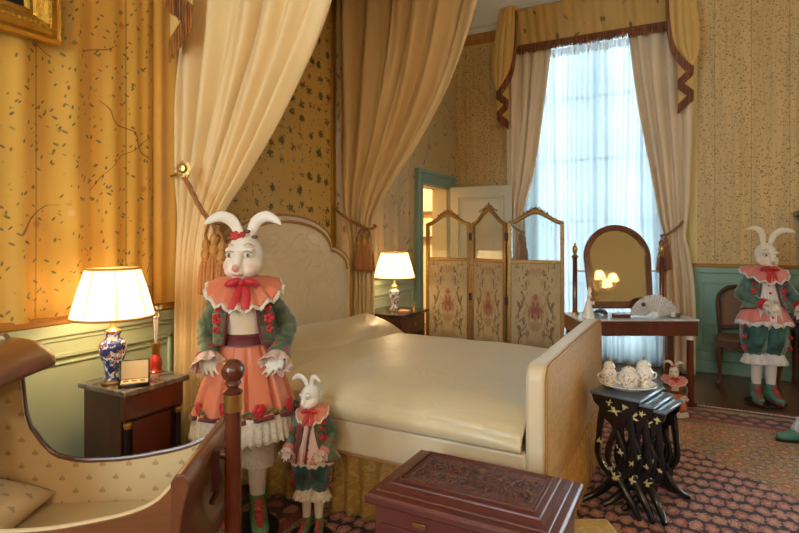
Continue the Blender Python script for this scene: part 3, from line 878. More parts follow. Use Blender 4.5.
# ---------------------------------------------------------------- tester, bed curtains
ts = thing('tester', 'projecting bed canopy with fringed gold silk tail high on the left wall', 'canopy', (0,0,0))
MB().box(XL+.03, -1.38, 2.1, 4.12, 3.62, 3.7).build('tester_frame', M_gilt, ts, bevel=.01)
def fv(u, v):
    # valance round three sides
    P = [(XL+.04,2.09),(-1.37,2.09),(-1.37,4.13),(XL+.04,4.13)]
    L = [1.32, 2.04, 1.32]; s = u*sum(L)
    i = 0
    while i < 2 and s > L[i]: s -= L[i]; i += 1
    t = min(1, s/L[i]); x = lerp(P[i][0], P[i+1][0], t); y = lerp(P[i][1], P[i+1][1], t)
    w = .012*math.sin(u*260)
    z = lerp(3.74, 3.5+.02*math.cos(u*60), v)
    return (x+(w if i == 1 else 0), y+(w if i != 1 else 0), z)
MB().grid(fv, 320, 8).build('tester_valance', M_winsilk, ts, smooth=180, solid=.005)

def tail(parent, y, xs, ztop, zbot, mats, steps=1.5, out=(0,-1)):
    """zigzag cascade of a swag tail with its deep fringe; xs = (x at wall side, x at room side)"""
    m = MB(); fr = MB(); rr = random.Random(11)
    x0, x1 = xs; H = ztop-zbot; N = 60
    def base(u):               # folded cascade: position across is a zigzag, length shortens
        ph = u*steps*2; k = int(min(ph, steps*2-.001)) % 2; t = ph-int(min(ph, steps*2-.001))
        x = lerp(x0, x1, t) if k == 0 else lerp(x1, x0, t)
        return x, .012*ph
    def zb(u): return lerp(zbot+.30*H, zbot+.14, 1-u) if False else zbot+.1+u*.44
    def g(u, v):
        x, dy = base(u); z = lerp(ztop, zb(u), v)
        return (x, y+out[1]*(.005+dy), z)
    m.grid(g, N, 8)
    o = m.build('swag_tail', mats[0], parent, smooth=30, solid=.003)
    for k in range(150):
        u = (k+.5)/150; x, dy = base(u); z = zb(u); l = .095+rr.uniform(-.01,.01)
        fr.tube([(x, y+out[1]*(.008+dy), z+.035),(x, y+out[1]*(.013+dy), z),(x+rr.uniform(-.004,.004), y+out[1]*(.012+dy), z-l)], [.006,.006,.004], 5)
    f = fr.build('fringe', mats[1], o); f['kind'] = 'stuff'; f['label'] = 'deep brown bullion fringe'
tail(ts, 2.085, (-2.57,-2.38), 3.68, 2.41, (M_winsilk, M_fringe2))
tail(ts, 4.14, (-2.6,-2.42), 3.68, 2.45, (M_winsilk, M_fringe2), out=(0,1))

def drape(name, rows, mat, npl, label, cat, ph=0, nu=150, nv=80, nrm=None, thick=.005, group=None, jit=1.0, rip=.25):
    """rows: (z, ax, ay, bx, by, amp). rear edge a, free edge b; pleats run across"""
    rows = sorted(rows); z0, z1 = rows[0][0], rows[-1][0]
    ar = random.Random(ph); offs = [ar.uniform(-.35,.35) for _ in range(npl+3)]; am = [ar.uniform(.45,1.2) for _ in range(npl+3)]
    def f(u, v):
        z = lerp(z0, z1, v); ax, ay, bx, by, amp = interp(rows, z)
        A = Vector((ax, ay, 0)); B = Vector((bx, by, 0)); d = B-A
        n = Vector((-d.y, d.x, 0)).normalized()
        if nrm: n = Vector(nrm)
        q = u*npl+.25*noise.noise((u*4, z*.9, ph))*jit
        i = int(max(0, q)); t = q-i
        pa = lerp(am[i], am[i+1], t*t*(3-2*t)); po = lerp(offs[i], offs[i+1], t)
        s = math.sin(2*PI*(q+po*.4)); s = (abs(s)**.8)*(1 if s > 0 else -1)
        amp *= 1.25; w = amp*pa*s+rip*amp*math.sin(2*PI*(q*2.3+z*.35))
        sl = d*(.02*math.sin(2*PI*q+1)*min(1, amp*20))
        p = A+d*u+n*w+sl
        return (p.x, p.y, z)
    o = MB().grid(f, nu, nv).build(name, mat, None, smooth=180, solid=thick)
    return tag(o, label, cat, group)
drape('bed_curtain', [(.02,-2.66,2.195,-2.36,2.17,.028),(.8,-2.66,2.195,-2.38,2.17,.026),(1.35,-2.655,2.195,-2.36,2.19,.024),(1.56,-2.65,2.2,-2.31,2.21,.02),(1.75,-2.66,2.195,-2.15,2.21,.024),(2.10,-2.66,2.195,-1.90,2.23,.034),(2.64,-2.66,2.195,-1.60,2.25,.042),(3.6,-2.66,2.195,-1.38,2.26,.05)],
      M_drape, 6, 'cream bed curtain tied back behind the big rabbit doll', 'curtain', 1)
drape('bed_curtain', [(.02,-2.66,4.02,-2.41,4.06,.028),(.8,-2.66,4.02,-2.42,4.06,.026),(1.35,-2.66,4.02,-2.42,4.05,.024),(1.56,-2.67,3.97,-2.43,4.05,.02),(1.75,-2.67,3.93,-2.34,4.05,.024),(1.95,-2.67,3.9,-2.2,4.05,.028),(2.22,-2.67,3.88,-1.99,4.05,.036),(2.7,-2.67,3.86,-1.70,4.05,.042),(3.6,-2.67,3.86,-1.38,4.05,.055)],
      M_drape, 6, 'cream bed curtain tied back beside the far bedside lamp', 'curtain', 5)

def twist(m, pts, r, strands=3, tw=38, sub=10):
    """a twisted rope along a smooth path"""
    P = [Vector(p) for p in pts]; path = []
    n = len(P)
    for i in range(n-1):
        p0 = P[max(i-1,0)]; p1 = P[i]; p2 = P[i+1]; p3 = P[min(i+2,n-1)]
        for k in range(sub):
            t = k/sub; path.append(.5*((2*p1)+(p2-p0)*t+(2*p0-5*p1+4*p2-p3)*t*t+(3*p1-p0-3*p2+p3)*t**3))
    path.append(P[-1])
    fine = []
    for a, b in zip(path, path[1:]):
        for k in range(3): fine.append(a.lerp(b, k/3))
    fine.append(path[-1])
    for s in range(strands):
        q = []; acc = 0
        for i, p in enumerate(fine):
            if i: acc += (p-fine[i-1]).length
            t = (fine[min(i+1, len(fine)-1)]-fine[max(i-1,0)]).normalized()
            u = t.orthogonal().normalized() if abs(t.x) > .99 else t.cross(Vector((1,0,0))).normalized(); w = t.cross(u)
            a = acc*tw/(r/.012)*1.0+2*PI*s/strands
            q.append(p+u*(r*.5*math.cos(a))+w*(r*.5*math.sin(a)))
        m.tube(q, r*.58, 6)
    return m
def tassel(parent, c, s=1.0, mat=None, matb=None):
    c = Vector(c); m = MB(Matrix.Translation(c))
    m.lathe([(.004*s,.0),(.018*s,-.01*s),(.024*s,-.035*s),(.018*s,-.055*s),(.026*s,-.07*s),(.03*s,-.09*s),(.022*s,-.105*s),(.026*s,-.12*s)], 14)
    h = m.build('tassel', matb or M_piping, parent)
    m = MB(Matrix.Translation(c))
    m.lathe([(.024*s,-.115*s),(.034*s,-.15*s),(.042*s,-.22*s),(.045*s,-.29*s),(.041*s,-.295*s),(.0001,-.29*s)], 40, flute=.07, fn=13)
    m.build('skirt', mat or M_tassel, h)
# left bed tie
t1 = thing('curtain_tieback', 'gold rope tieback with tassels behind the ears of the big rabbit doll', 'tieback', (-2.6,2.13,1.78), group=None)
m = MB(); twist(m, [(.17,-.07,-.02),(.22,-.07,-.09),(.28,-.065,-.18),(.335,-.05,-.25),(.37,.0,-.265),(.38,.08,-.25),(.33,.15,-.22)], .014); m.build('rope', M_rope, t1)
for dx, dz in ((.325,-.33),(.385,-.3),(.44,-.34)):
    m = MB(); twist(m, [(.335,-.05,-.25),(dx*.98,-.06,dz*.97),(dx,-.062,dz-.02)], .008); m.build('cord', M_rope, t1)
    tassel(t1, (dx,-.062,dz-.02), 1.0, M_tassel)
h1 = thing('tieback_hook', 'gilt rosette hook holding the rope left of the near bed curtain', 'hook', (-2.45,2.09,1.79))
MB().tube([(-.2,.06,.0),(-.1,.03,.01),(0,-.01,.03),(.03,-.02,.0),(.02,-.03,-.04),(.0,-.03,-.03)], .008, 8, sub=4).build('arm', M_brass, h1)
m = MB().lathe([(.0001,.0),(.05,.004),(.052,.014),(.03,.018),(.02,.03),(.0001,.034)], 24)
m2 = MB(Matrix.Translation((.02,-.035,.02)) @ Matrix.Rotation(R_(90),4,'X') @ Matrix.Rotation(R_(25),4,'Y'))
m2.lathe([(.0001,.0),(.04,.003),(.042,.012),(.026,.015),(.016,.028),(.0001,.03)], 24, flute=.1, fn=8); m2.build('rosette', M_brass, h1)
# right bed tie
t2 = thing('curtain_tieback', 'gold rope tieback with tassels on the far bed curtain beside the lit lamp', 'tieback', (-2.62,3.86,1.66))
m = MB(); twist(m, [(-.04,-.03,0),(.04,-.02,-.06),(.12,.06,-.12),(.18,.12,-.16),(.20,.17,-.15),(.18,.24,-.13),(.06,.26,-.1)], .012); m.build('rope', M_rope, t2)
for dx, dy, dz in ((.125,.06,-.19),(.17,.08,-.17),(.205,.10,-.2)):
    m = MB(); twist(m, [(.165,.10,-.15),(dx,dy,dz*.95),(dx,dy,dz-.02)], .008); m.build('cord', M_rope, t2)
    tassel(t2, (dx,dy,dz-.02), 1.0, M_tassel)
h2 = thing('tieback_hook', 'small gilt hook on the wall beside the far bed curtain', 'hook', (-2.66,3.83,1.68))
MB().tube([(-.06,0,.0),(0,-.01,.0),(.03,-.02,-.01),(.03,-.02,.03)], .008, 8, sub=4).build('arm', M_brass, h2)
MB().ell((.03,-.02,.035), .014).build('knob', M_brass, h2)

# ---------------------------------------------------------------- window curtains
YC = 6.36
drape('window_curtain', [(.02,-1.97,YC,-1.66,YC,.03),(1.0,-1.97,YC,-1.68,YC,.03),(1.55,-1.93,YC,-1.76,YC,.03),(1.75,-1.95,YC,-1.74,YC,.032),(2.2,-1.95,YC,-1.62,YC,.034),(3.0,-1.95,YC,-1.5,YC,.036),(3.72,-1.95,YC,-1.42,YC,.038)],
      M_drape_lin, 4, 'pinkish cream window curtain left of the window behind the open door', 'curtain', 9, nu=110, nv=60, rip=.08)
drape('window_curtain', [(.02,-.27,YC,.03,YC,.03),(.9,-.27,YC,.02,YC,.03),(1.3,-.28,YC,-.03,YC,.028),(1.42,-.26,YC,-.06,YC,.028),(1.6,-.30,YC,-.04,YC,.032),(2.0,-.37,YC,-.02,YC,.036),(2.8,-.51,YC,-.0,YC,.042),(3.72,-.63,YC,-.0,YC,.046)],
      M_drape_lin, 4, 'pinkish cream window curtain right of the window beside the green dado', 'curtain', 14, nu=110, nv=60, rip=.08)
def fs(u, v):
    x = lerp(-1.86, -.2, u); z = lerp(.03, 3.7, v)
    q = u*15+.8*noise.noise((u*5, z*.25, 3))
    return (x, 6.5+.022*math.sin(2*PI*q)+.012*math.sin(2*PI*q*.43+1), z)
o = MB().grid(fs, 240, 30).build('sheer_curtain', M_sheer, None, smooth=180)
tag(o, 'thin white sheer curtain glowing across the tall window', 'curtain')
vl = thing('window_pelmet', 'gold silk pelmet with brown fringe and swag tails above the tall window', 'pelmet', (0,0,0))
MB().box(-1.84, -.16, 6.3, 6.6, 4.06, 4.10).build('pelmet_board', M_white, vl)
def fpv(u, v):
    # front plus short returns
    x = lerp(-1.82, -.2, u); z = lerp(4.10, 3.64, v)
    w = .012*math.sin(x*23+1.5*math.sin(x*5)+v)*(v*(1-v)*3+.15)+.006*math.sin(x*61+z*7)
    return (x, 6.29-w, z)
MB().grid(fpv, 160, 16, us=1.6, vs_=.46).build('pelmet_silk', silk('pelmet_silk_sprig', (206,166,92), ((80,64,44),(120,84,56),(110,74,46)), sc=5, dens=.5, branch=False, flower=True), vl, smooth=180, solid=.005)
m = MB(); rr = random.Random(5)
for k in range(230):
    x = -1.82+1.62*(k+.5)/230
    m.tube([(x,6.275,3.665),(x,6.272,3.64),(x+rr.uniform(-.004,.004),6.275,3.565+rr.uniform(-.012,.012))], [.006,.006,.004], 5)
o = m.build('fringe', M_fringe, vl); o['kind'] = 'stuff'; o['label'] = 'brown bullion fringe'
m = MB()
for k in range(70):
    x = -1.5+.95*(k+.5)/70
    m.tube([(x,6.33,3.57),(x+rr.uniform(-.006,.006),6.33,3.49+rr.uniform(-.02,.01))], [.005,.0035], 5)
o = m.build('tassel_edging', M_lace_cool, vl); o['kind'] = 'stuff'; o['label'] = 'white tassel edging'
def side_tail(mir):
    """bell-shaped tail beside the pelmet, its folds drawn together at the low tip, with a fringed cascade below"""
    Lk = [(3.13,-.012),(3.22,-.085),(3.35,-.165),(3.54,-.208),(3.84,-.225),(4.12,-.225)]
    Rk = [(3.13,.004),(3.2,.035),(3.3,.062),(3.49,.072),(3.84,.02),(4.12,-.03)]
    X = lambda x: -2.02-x if mir else x
    sg = -1 if mir else 1
    def f(u, v):
        z = lerp(4.12, 3.13, v); x = lerp(interp(Lk, z)[0], interp(Rk, z)[0], u)
        w = .03+.05*math.sin(PI*u)*math.sin(PI*min(1, v*.9+.1))+.026*(abs(math.sin(u*PI*3.5+1.6*v))**.6)*(.5+.5*v)*(1-.5*v*v)
        return (X(x), 6.265-w, z)
    o = MB().grid(f, 70, 50).build('swag_tail', M_winsilk, vl, smooth=180, solid=.005)
    m = MB(); rr = random.Random(8)
    for k in range(8, 121):
        p = Vector(f(0, k/120)); q = Vector((-sg*.012*(1-k/150), -.012, -.075)); m.tube([p+Vector((sg*.02,-.012,.012)), p+Vector((0,-.016,-.01)), p+q], [.008,.008,.005], 5)
    for k in range(14):
        p = Vector(f(k/14*.8, .985)); m.tube([p+Vector((0,-.012,.01)), p+Vector((0,-.014,-.08))], [.008,.005], 5)
    def casc(u, v):
        ph = u*3; k = int(min(ph, 2.999)); t = ph-k
        x = lerp(-.125,.012,t) if k % 2 == 0 else lerp(.012,-.125,t)
        return (X(x), 6.25-.012*ph, lerp(3.3, lerp(2.77, 3.14, u), v))
    c = MB().grid(casc, 48, 6).build('cascade', M_winsilk, o, smooth=30, solid=.003)
    for k in range(84):
        u = (k+.5)/84; p = casc(u, 1)
        m.tube([(p[0],p[1]-.006,p[2]+.012),(p[0]+rr.uniform(-.004,.004),p[1]-.008,p[2]-.085)], [.008,.005], 5)
    fr = m.build('fringe', M_fringe, o); fr['kind'] = 'stuff'; fr['label'] = 'brown bullion fringe'
side_tail(False); side_tail(True)
def win_tie(label, loc, s):
    t = thing('curtain_tieback', label, 'tieback', loc)
    m = MB(); twist(m, [(.19*s,.06,.17),(.12*s,-.03,.08),(.02*s,-.055,.0),(-.05*s,-.05,-.02)], .014); m.build('rope', M_tassel_dusk, t)
    for dx, dz in ((-.04,-.06),(.0,-.03)):
        m = MB(); twist(m, [(-.02*s,-.05,0),(dx*s,-.062,dz)], .008); m.build('cord', M_tassel_dusk, t)
        tassel(t, (dx*s,-.065,dz), 1.15, M_tassel_dusk, M_tassel_dusk)
win_tie('dusky rope tieback with tassels on the curtain right of the window', (-.24,6.33,1.46), 1)
win_tie('dusky rope tieback with tassels on the curtain behind the folding screen', (-1.76,6.33,1.5), -1)
# ---------------------------------------------------------------- painting
p = thing('painting', 'dark painting in a broad carved gilt frame high on the left wall', 'painting', (XL+.065, .935, 2.34))
prof = [(d*.86, h) for d, h in [(0,0),(0,.05),(.012,.07),(.03,.062),(.04,.075),(.06,.085),(.075,.06),(.09,.05),(.12,.04),(.13,.03),(.15,.035),(.16,.02),(.17,.0)]]
m = MB(); W, H = .57, .95
def rect(d): return [(-W+d, d), (W-d, d), (W-d, H-d), (-W+d, H-d)]
vs = []
for d, h in prof:
    for y, z in rect(d): vs.append((h, y, z))
fs = []
for i in range(len(prof)-1):
    for k in range(4): fs.append((i*4+k, i*4+(k+1)%4, (i+1)*4+(k+1)%4, (i+1)*4+k))
m.add(vs, fs)
rr = random.Random(2)
for k in range(46):      # carved leaf ornament along the lower and right members
    t = k/46
    m.ell((.08, lerp(-W+.06, W-.06, t), .062), (.012,.016,.013), 8, 6); m.ell((.08, W-.062, lerp(.06, H-.06, t)), (.012,.011,.014), 8, 6)
m.build('frame', M_gilt, p, smooth=25)
MB().box(0, .012, -W+.14, W-.14, .14, H-.14).build('canvas', M_canvas, p)

# ---------------------------------------------------------------- near nightstand
n1 = thing('nightstand', 'dark mahogany nightstand with grey marble top and gilt-capped columns', 'nightstand', (-2.47,1.754,0))
MB().box(-.115,.165,-.158,.158,.05,.716).build('cabinet_body', M_darkwood, n1, bevel=.004)
MB().box(-.12,.2,-.168,.168,0,.06).build('plinth', M_darkwood, n1, bevel=.006)
MB().box(-.13,.225,-.18,.18,.715,.742).build('marble_top', M_marble, n1, bevel=.006)
d = MB().box(.165,.2,-.162,.162,.60,.712).build('drawer', M_flame, n1, bevel=.006)
MB().box(.166,.176,-.105,.105,.09,.58).build('door', M_flame, n1, bevel=.004)
for y in (-.138,.138):
    c = MB().lathe([(.021,.06),(.021,.08),(.017,.085),(.0155,.575)], 18, (.186,y,0)).build('column', M_ebony, n1)
    MB().lathe([(.017,.56),(.02,.575),(.02,.58),(.017,.585),(.024,.598),(.026,.6)], 18, (.186,y,0)).build('capital', M_brass, c)
    MB().lathe([(.024,.06),(.024,.07),(.018,.082)], 18, (.186,y,0)).build('column_base', M_brass, c)

# ---------------------------------------------------------------- table lamps
def table_lamp(label, loc, mat, vase, r0, r1, z0, z1, power, ribs=8):
    t = thing('table_lamp', label, 'lamp', loc)
    b = MB().lathe(vase, 32).build('porcelain_base', mat, t, smooth=60)
    zt = vase[-1][1]
    MB().lathe([(.032,zt-.004),(.034,zt+.006),(.02,zt+.014),(.012,zt+.03),(.012,zt+.075),(.018,zt+.08),(.018,zt+.1),(.01,zt+.104)], 18).build('neck', M_brass, t)
    MB().lathe([(.05,0),(.052,.008),(.046,.014),(.044,.02)], 24).build('foot', M_brass, t)
    m = MB(); n = 96; R = [(r0,z0),(lerp(r0,r1,.5)+.004,lerp(z0,z1,.5)),(r1,z1)]
    vs = []; fs = []
    for r, z in R:
        for k in range(n):
            a = 2*PI*k/n; q = r*(1+.006*(k%2)); vs.append((q*math.cos(a), q*math.sin(a), z))
    for i in range(2):
        for k in range(n): fs.append((i*n+k, i*n+(k+1)%n, (i+1)*n+(k+1)%n, (i+1)*n+k))
    m.add(vs, fs)
    s = m.build('lamp_shade', M_shade, t, smooth=60)
    for r, z in ((r0+.001,z0),(r1+.001,z1)):
        m = MB(); MB.tube(m, [(r*math.cos(2*PI*k/48), r*math.sin(2*PI*k/48), z) for k in range(48)], .006, 8, closed=True)
        m.build('shade_trim', M_shadetrim, s)
    m = MB()
    for k in range(ribs):
        a = 2*PI*(k+.35)/ribs; m.tube([((r+.002)*math.cos(a), (r+.002)*math.sin(a), z) for r, z in R], .0018, 5)
    m.build('shade_seams', M_shadetrim, s)
    m = MB()
    for k in range(3):
        a = 2*PI*k/3; m.tube([(0,0,z1-.03),(r1*.99*math.cos(a), r1*.99*math.sin(a), z1-.004)], .002, 5)
    m.tube([(0,0,zt+.1),(0,0,z1-.03)], .004, 6); m.build('shade_carrier', M_brass, t)
    zb = z0+.055
    MB().ell((0,0,zb), (.026,.026,.036)).build('bulb', M_bulb, t)
    lamp_light('lamp_glow', (0,0,zb), power, (1,.76,.42), .05, t)
vase1 = [(.0001,.0),(.044,.0),(.046,.016),(.036,.03),(.034,.05),(.04,.085),(.054,.125),(.062,.165),(.06,.19),(.046,.208),(.032,.216),(.03,.228),(.036,.238),(.036,.246)]
table_lamp('lit table lamp with cream shade on the marble-topped nightstand by the silk wall', (-2.445,1.652,.742), M_imari, vase1, .183, .118, .318, .548, LAMP1)
vase2 = [(.0001,.0),(.05,.0),(.05,.02),(.03,.03),(.026,.05),(.036,.085),(.052,.135),(.055,.165),(.048,.185),(.028,.2),(.027,.215),(.034,.222)]
table_lamp('lit table lamp with cream shade on the wooden bedside table next to the doorway', (-2.43,4.43,.752), M_delft, vase2, .19, .122, .302, .54, LAMP2)

# things on the near nightstand
b = thing('jewel_box', 'small open dark presentation box with cream lining below the lit lamp', 'box', (-2.315,1.672,.742), R_(52))
MB().box(-.065,.065,-.045,.045,0,.018).build('tray', M_ebony, b, bevel=.003)
MB().box(-.058,.058,-.038,.038,.018,.021).build('tray_lining', M_jewel, b)
l = MB(Matrix.Translation((0,.046,.016)) @ Matrix.Rotation(R_(-14),4,'X')).box(-.065,.065,0,.012,0,.095).build('lid', M_ebony, b, bevel=.003)
MB(Matrix.Translation((0,.0445,.016)) @ Matrix.Rotation(R_(-14),4,'X')).box(-.058,.058,-.001,.001,.006,.089).build('lid_lining', M_jewel, l)
m = MB()
for k in range(3): m.lathe([(.0001,0),(.012,0),(.012,.004),(.0001,.006)], 14, (-.035+.035*k,0,.021))
m.build('medals', M_brass, b)
v = thing('bud_vase', 'red glass vase with gilt neck holding a glass sprig on the nightstand', 'vase', (-2.44,1.885,.742))
MB().lathe([(.0001,.0),(.034,.0),(.036,.006),(.028,.014),(.026,.02),(.032,.04),(.031,.06),(.022,.085),(.019,.095)], 24).build('vase_body', M_redglass, v)
MB().lathe([(.019,.093),(.022,.1),(.021,.125),(.026,.14),(.027,.152),(.022,.152),(.02,.14)], 24).build('gilt_neck', M_brass, v)
m = MB(); rr = random.Random(4)
for dx, dy, h in ((-.015,.0,.30),(.01,.01,.33),(.02,-.012,.29)):
    m.tube([(dx*.3,dy*.3,.12),(dx*.6,dy*.5,.22),(dx,dy,h)], .003, 6)
    for k in range(5):
        a = k*1.26; m.ell((dx+.011*math.cos(a), dy+.011*math.sin(a), h+.004*(k%2)), (.012,.008,.01), 8, 6)
m.build('glass_sprig', M_sprig, v)

# ---------------------------------------------------------------- far bedside table
n2 = thing('bedside_table', 'low brown wooden bedside table under the far lit lamp', 'table', (-2.43,4.43,0))
MB().box(-.22,.235,-.265,.265,.728,.752).build('table_top', M_marble_d, n2, bevel=.006)
m = MB().box(-.2,.2,-.235,.235,.56,.728).box(-.2,-.18,-.235,.235,.1,.56).box(-.2,.2,-.235,-.215,.1,.56).box(-.2,.2,.215,.235,.1,.56).box(-.2,.2,-.235,.235,.34,.36).box(-.2,.2,-.235,.235,.1,.13)
m.build('cabinet_body', M_walnut, n2, bevel=.004)
d = MB().box(.195,.21,-.2,.2,.58,.71).build('drawer', M_walnut, n2, bevel=.004)
MB().ell((.216,0,.645), .011).build('knob', M_brass, d)
m = MB()
for k in range(9): m.box(.19,.2,-.2+.048*k,-.186+.048*k,.36,.56)
m.build('grille', M_darkwood, n2)
for x in (-.19,.19):
    for y in (-.222,.222): MB().lathe([(.012,0),(.018,.03),(.02,.1)], 12, (x,y,0)).build('leg', M_walnut, n2)
o = MB().box(-.05,.05,-.05,.05,0,.018).build('cloth_mat', M_pinkbox, None, bevel=.004, loc=(-2.29,4.36,.752), rz=.3)
tag(o, 'small pink cloth mat at the foot of the far lamp', 'mat')
g = MB().lathe([(.0001,0),(.018,0),(.016,.012),(.01,.02)], 14).tube([(0,0,.015),(.002,0,.04),(.012,0,.058),(.016,0,.07)], [.012,.013,.009,.004], 10).ell((.012,0,.064), .009).build('figurine', M_brass, None, loc=(-2.3,4.58,.752))
tag(g, 'tiny gilt bird figurine on the right corner of the far bedside table', 'figurine')

# ---------------------------------------------------------------- folding screen
cF = Vector((-.4729,.8811,0)); cR = Vector((.8811,.4729,0))
def place(d, lat, z=0): v = cF*d+cR*lat; return Vector((v.x, v.y, z))
SP = [place(5.42,.262), place(5.2,.684), place(4.86,.958), place(4.7,1.428)]
sc = thing('folding_screen', 'three-panel gilt folding screen with glass above flowered brocade', 'screen', SP[1])
SZ, SG = 1.562, 1.212
def spanel(i):
    a = SP[i]-SP[1]; b = SP[i+1]-SP[1]; d = b-a; w = d.length-.012; M = Matrix.Translation(a+d.normalized()*.006) @ Matrix.Rotation(math.atan2(d.y, d.x), 4, 'Z')
    def arch(x):
        t = x/w; q = abs(t-.5)*2
        k = (1-q); 
        return SZ-.012+ (.10 if i != 1 else .13)*(k*k*(3-2*k))**(1.0 if i != 1 else 1.15)
    st = .034; m = MB(M)
    m.box(0, st, -.016, .016, .012, SZ); m.box(w-st, w, -.016, .016, .012, SZ); m.box(st, w-st, -.014, .014, SG-.014, SG+.018); m.box(st, w-st, -.014, .014, .05, .1)
    n = 24
    # serpentine top rail
    m.tube([(st*.3+(w-st*.6)*k/n, 0, arch(st*.3+(w-st*.6)*k/n)) for k in range(n+1)], .02, 8)
    m.build('panel_frame', M_gilt_screen, sc, smooth=40, bevel=.004)
    m = MB(M); mid = w/2; zt = arch(mid)
    for s in (-1,1):
        for k, (dx, dz, r) in enumerate(((.02,.012,.016),(.045,.012,.013),(.07,.004,.011),(.1,-.008,.009))):
            m.ell((mid+s*dx, -.006, zt+dz), (r*1.3, .012, r), 10, 7)
        m.tube([(mid+s*.015,0,zt+.03),(mid+s*.035,0,zt+.04),(mid+s*.05,0,zt+.025)], [.008,.007,.003], 6)
        e = st*.8 if s < 0 else w-st*.8
        for k in range(3): m.ell((e+s*-.02*k, -.006, arch(e)+.012+.006*k), (.014,.012,.01), 8, 6)
    m.tube([(mid,0,zt+.0),(mid,0,zt+.035),(mid,0,zt+(.075 if i == 1 else .05))], [.02,.016,.003], 8)
    m.build('crest', M_gilt_screen, sc)
    m = MB(M); vs = []; fs = []; xs = [st+(w-2*st)*k/20 for k in range(21)]
    poly = [(st, SG+.01)]+[(w-st, SG+.01)]+[(x, arch(x)-.008) for x in reversed(xs)]
    m.prism(poly, -.002, .002, 'y'); m.build('glass_pane', M_glass, sc, smooth=0)
    m = MB(M).grid(lambda u, v: (lerp(st-.004, w-st+.004, u), -.006, lerp(.09, SG-.008, v)), 6, 12)
    m.build('brocade_panel', M_screen, sc)
    m = MB(M).box(st-.002, w-st+.002, -.004, .008, .092, SG-.01); m.build('panel_back', M_beeplain, sc)
for i in range(3): spanel(i)
for P in (SP[1]-SP[1], SP[2]-SP[1]):
    for z in (.3, .83, 1.4): MB().box(P.x-.016, P.x+.016, P.y-.024, P.y+.02, z, z+.07).build('hinge', M_iron, sc, bevel=.003)
tag(sc, sc['label'], 'screen')

# ---------------------------------------------------------------- dressing table with mirror
DT = place(4.745, 1.99); RZ = R_(28.22)
dt = thing('dressing_table', 'mahogany dressing table with arched mirror in front of the window', 'dressing table', (DT.x, DT.y, 0), RZ)
hw, hd = .495, .215
MB().box(-hw, hw, -hd, hd, .61, .735).build('apron', M_flame, dt, bevel=.004)
MB().box(-.2, .2, -hd-.006, -hd+.01, .635, .715).build('drawer', M_flame, dt, bevel=.003)
MB().box(-hw-.006, hw+.006, -hd-.006, hd+.006, .732, .748).build('table_top', M_top_sheen, dt, bevel=.004)
for s in (-1,1):
    l = MB().lathe([(.028,.045),(.031,.06),(.03,.1),(.026,.56),(.028,.575)], 20, (s*(hw-.045),-hd+.045,0)).box(s*(hw-.045)-.038, s*(hw-.045)+.038, -hd+.007, -hd+.083, .018, .05).build('leg', M_mahog, dt)
    MB().lathe([(.03,.572),(.033,.58),(.03,.586),(.038,.603),(.04,.61)], 20, (s*(hw-.045),-hd+.045,0)).build('capital', M_white_china, l)
    l = MB().box(s*(hw-.045)-.03, s*(hw-.045)+.03, hd-.06, hd-.01, .018, .61).build('leg', M_mahog, dt, bevel=.003)
    MB().box(s*(hw-.03)-.03, s*(hw-.03)+.03, -hd+.05, hd-.03, .018, .05).build('foot_rail', M_mahog, dt, bevel=.004)
# mirror: arched frame tilted back between two columns
MX, MY, MZ = -.045, .10, .765
tilt = Matrix.Translation((MX, MY, 1.12)) @ Matrix.Rotation(R_(-11.3), 4, 'X') @ Matrix.Translation((0, 0, -1.12+.03))
def marc(hw_, h0, rr_, n=28):
    """closed arched outline; straight sides then semicircle"""
    pts = [(-hw_*.93, h0), (-hw_, 1.22)]
    for k in range(1, n): a = PI-PI*k/n; pts.append((hw_*math.cos(a), 1.22+rr_*math.sin(a)))
    return pts+[(hw_, 1.22), (hw_*.93, h0)]
o_ = marc(.298, .768, .298); i_ = marc(.245, .83, .245)
m = MB(tilt); n = len(o_); vs = []; fs = []
for y in (-.018, .018):
    vs += [(p[0], y, p[1]) for p in o_]+[(p[0], y, p[1]) for p in i_]
for k in range(n):
    j = (k+1) % n
    fs += [(k, j, n+j, n+k), (2*n+k, 3*n+k, 3*n+j, 2*n+j), (k, 2*n+k, 2*n+j, j), (n+k, n+j, 3*n+j, 3*n+k)]
m.add(vs, fs); mf = m.build('mirror_frame', M_mahog, dt, smooth=40, bevel=.006)
MB(tilt).prism(marc(.25, .826, .25), -.004, .006, 'y').build('mirror_glass', M_mirror, mf, smooth=0)
for s in (-1,1):
    px = MX+s*.385
    l = MB().lathe([(.03,.748),(.03,.765),(.022,.775),(.02,1.24),(.026,1.25)], 18, (px,MY,0)).build('mirror_post', M_mahog, dt)
    MB().lathe([(.03,1.25),(.034,1.262),(.02,1.27),(.012,1.285),(.02,1.3),(.024,1.33),(.018,1.35),(.008,1.36),(.01,1.37),(.0001,1.385)], 18, (px,MY,0)).build('finial', M_brass, l)
    MB().lathe([(.034,.748),(.034,.76),(.024,.772)], 18, (px,MY,0)).build('post_base', M_brass, l)
    MB().tube([(px-s*.02,MY,1.13),(MX+s*.29,MY,1.13)], .006, 8).build('pivot', M_brass, l)
def on_dt(x, y): v = Matrix.Rotation(RZ,3,'Z') @ Vector((x,y,0)); return (DT.x+v.x, DT.y+v.y, .748)
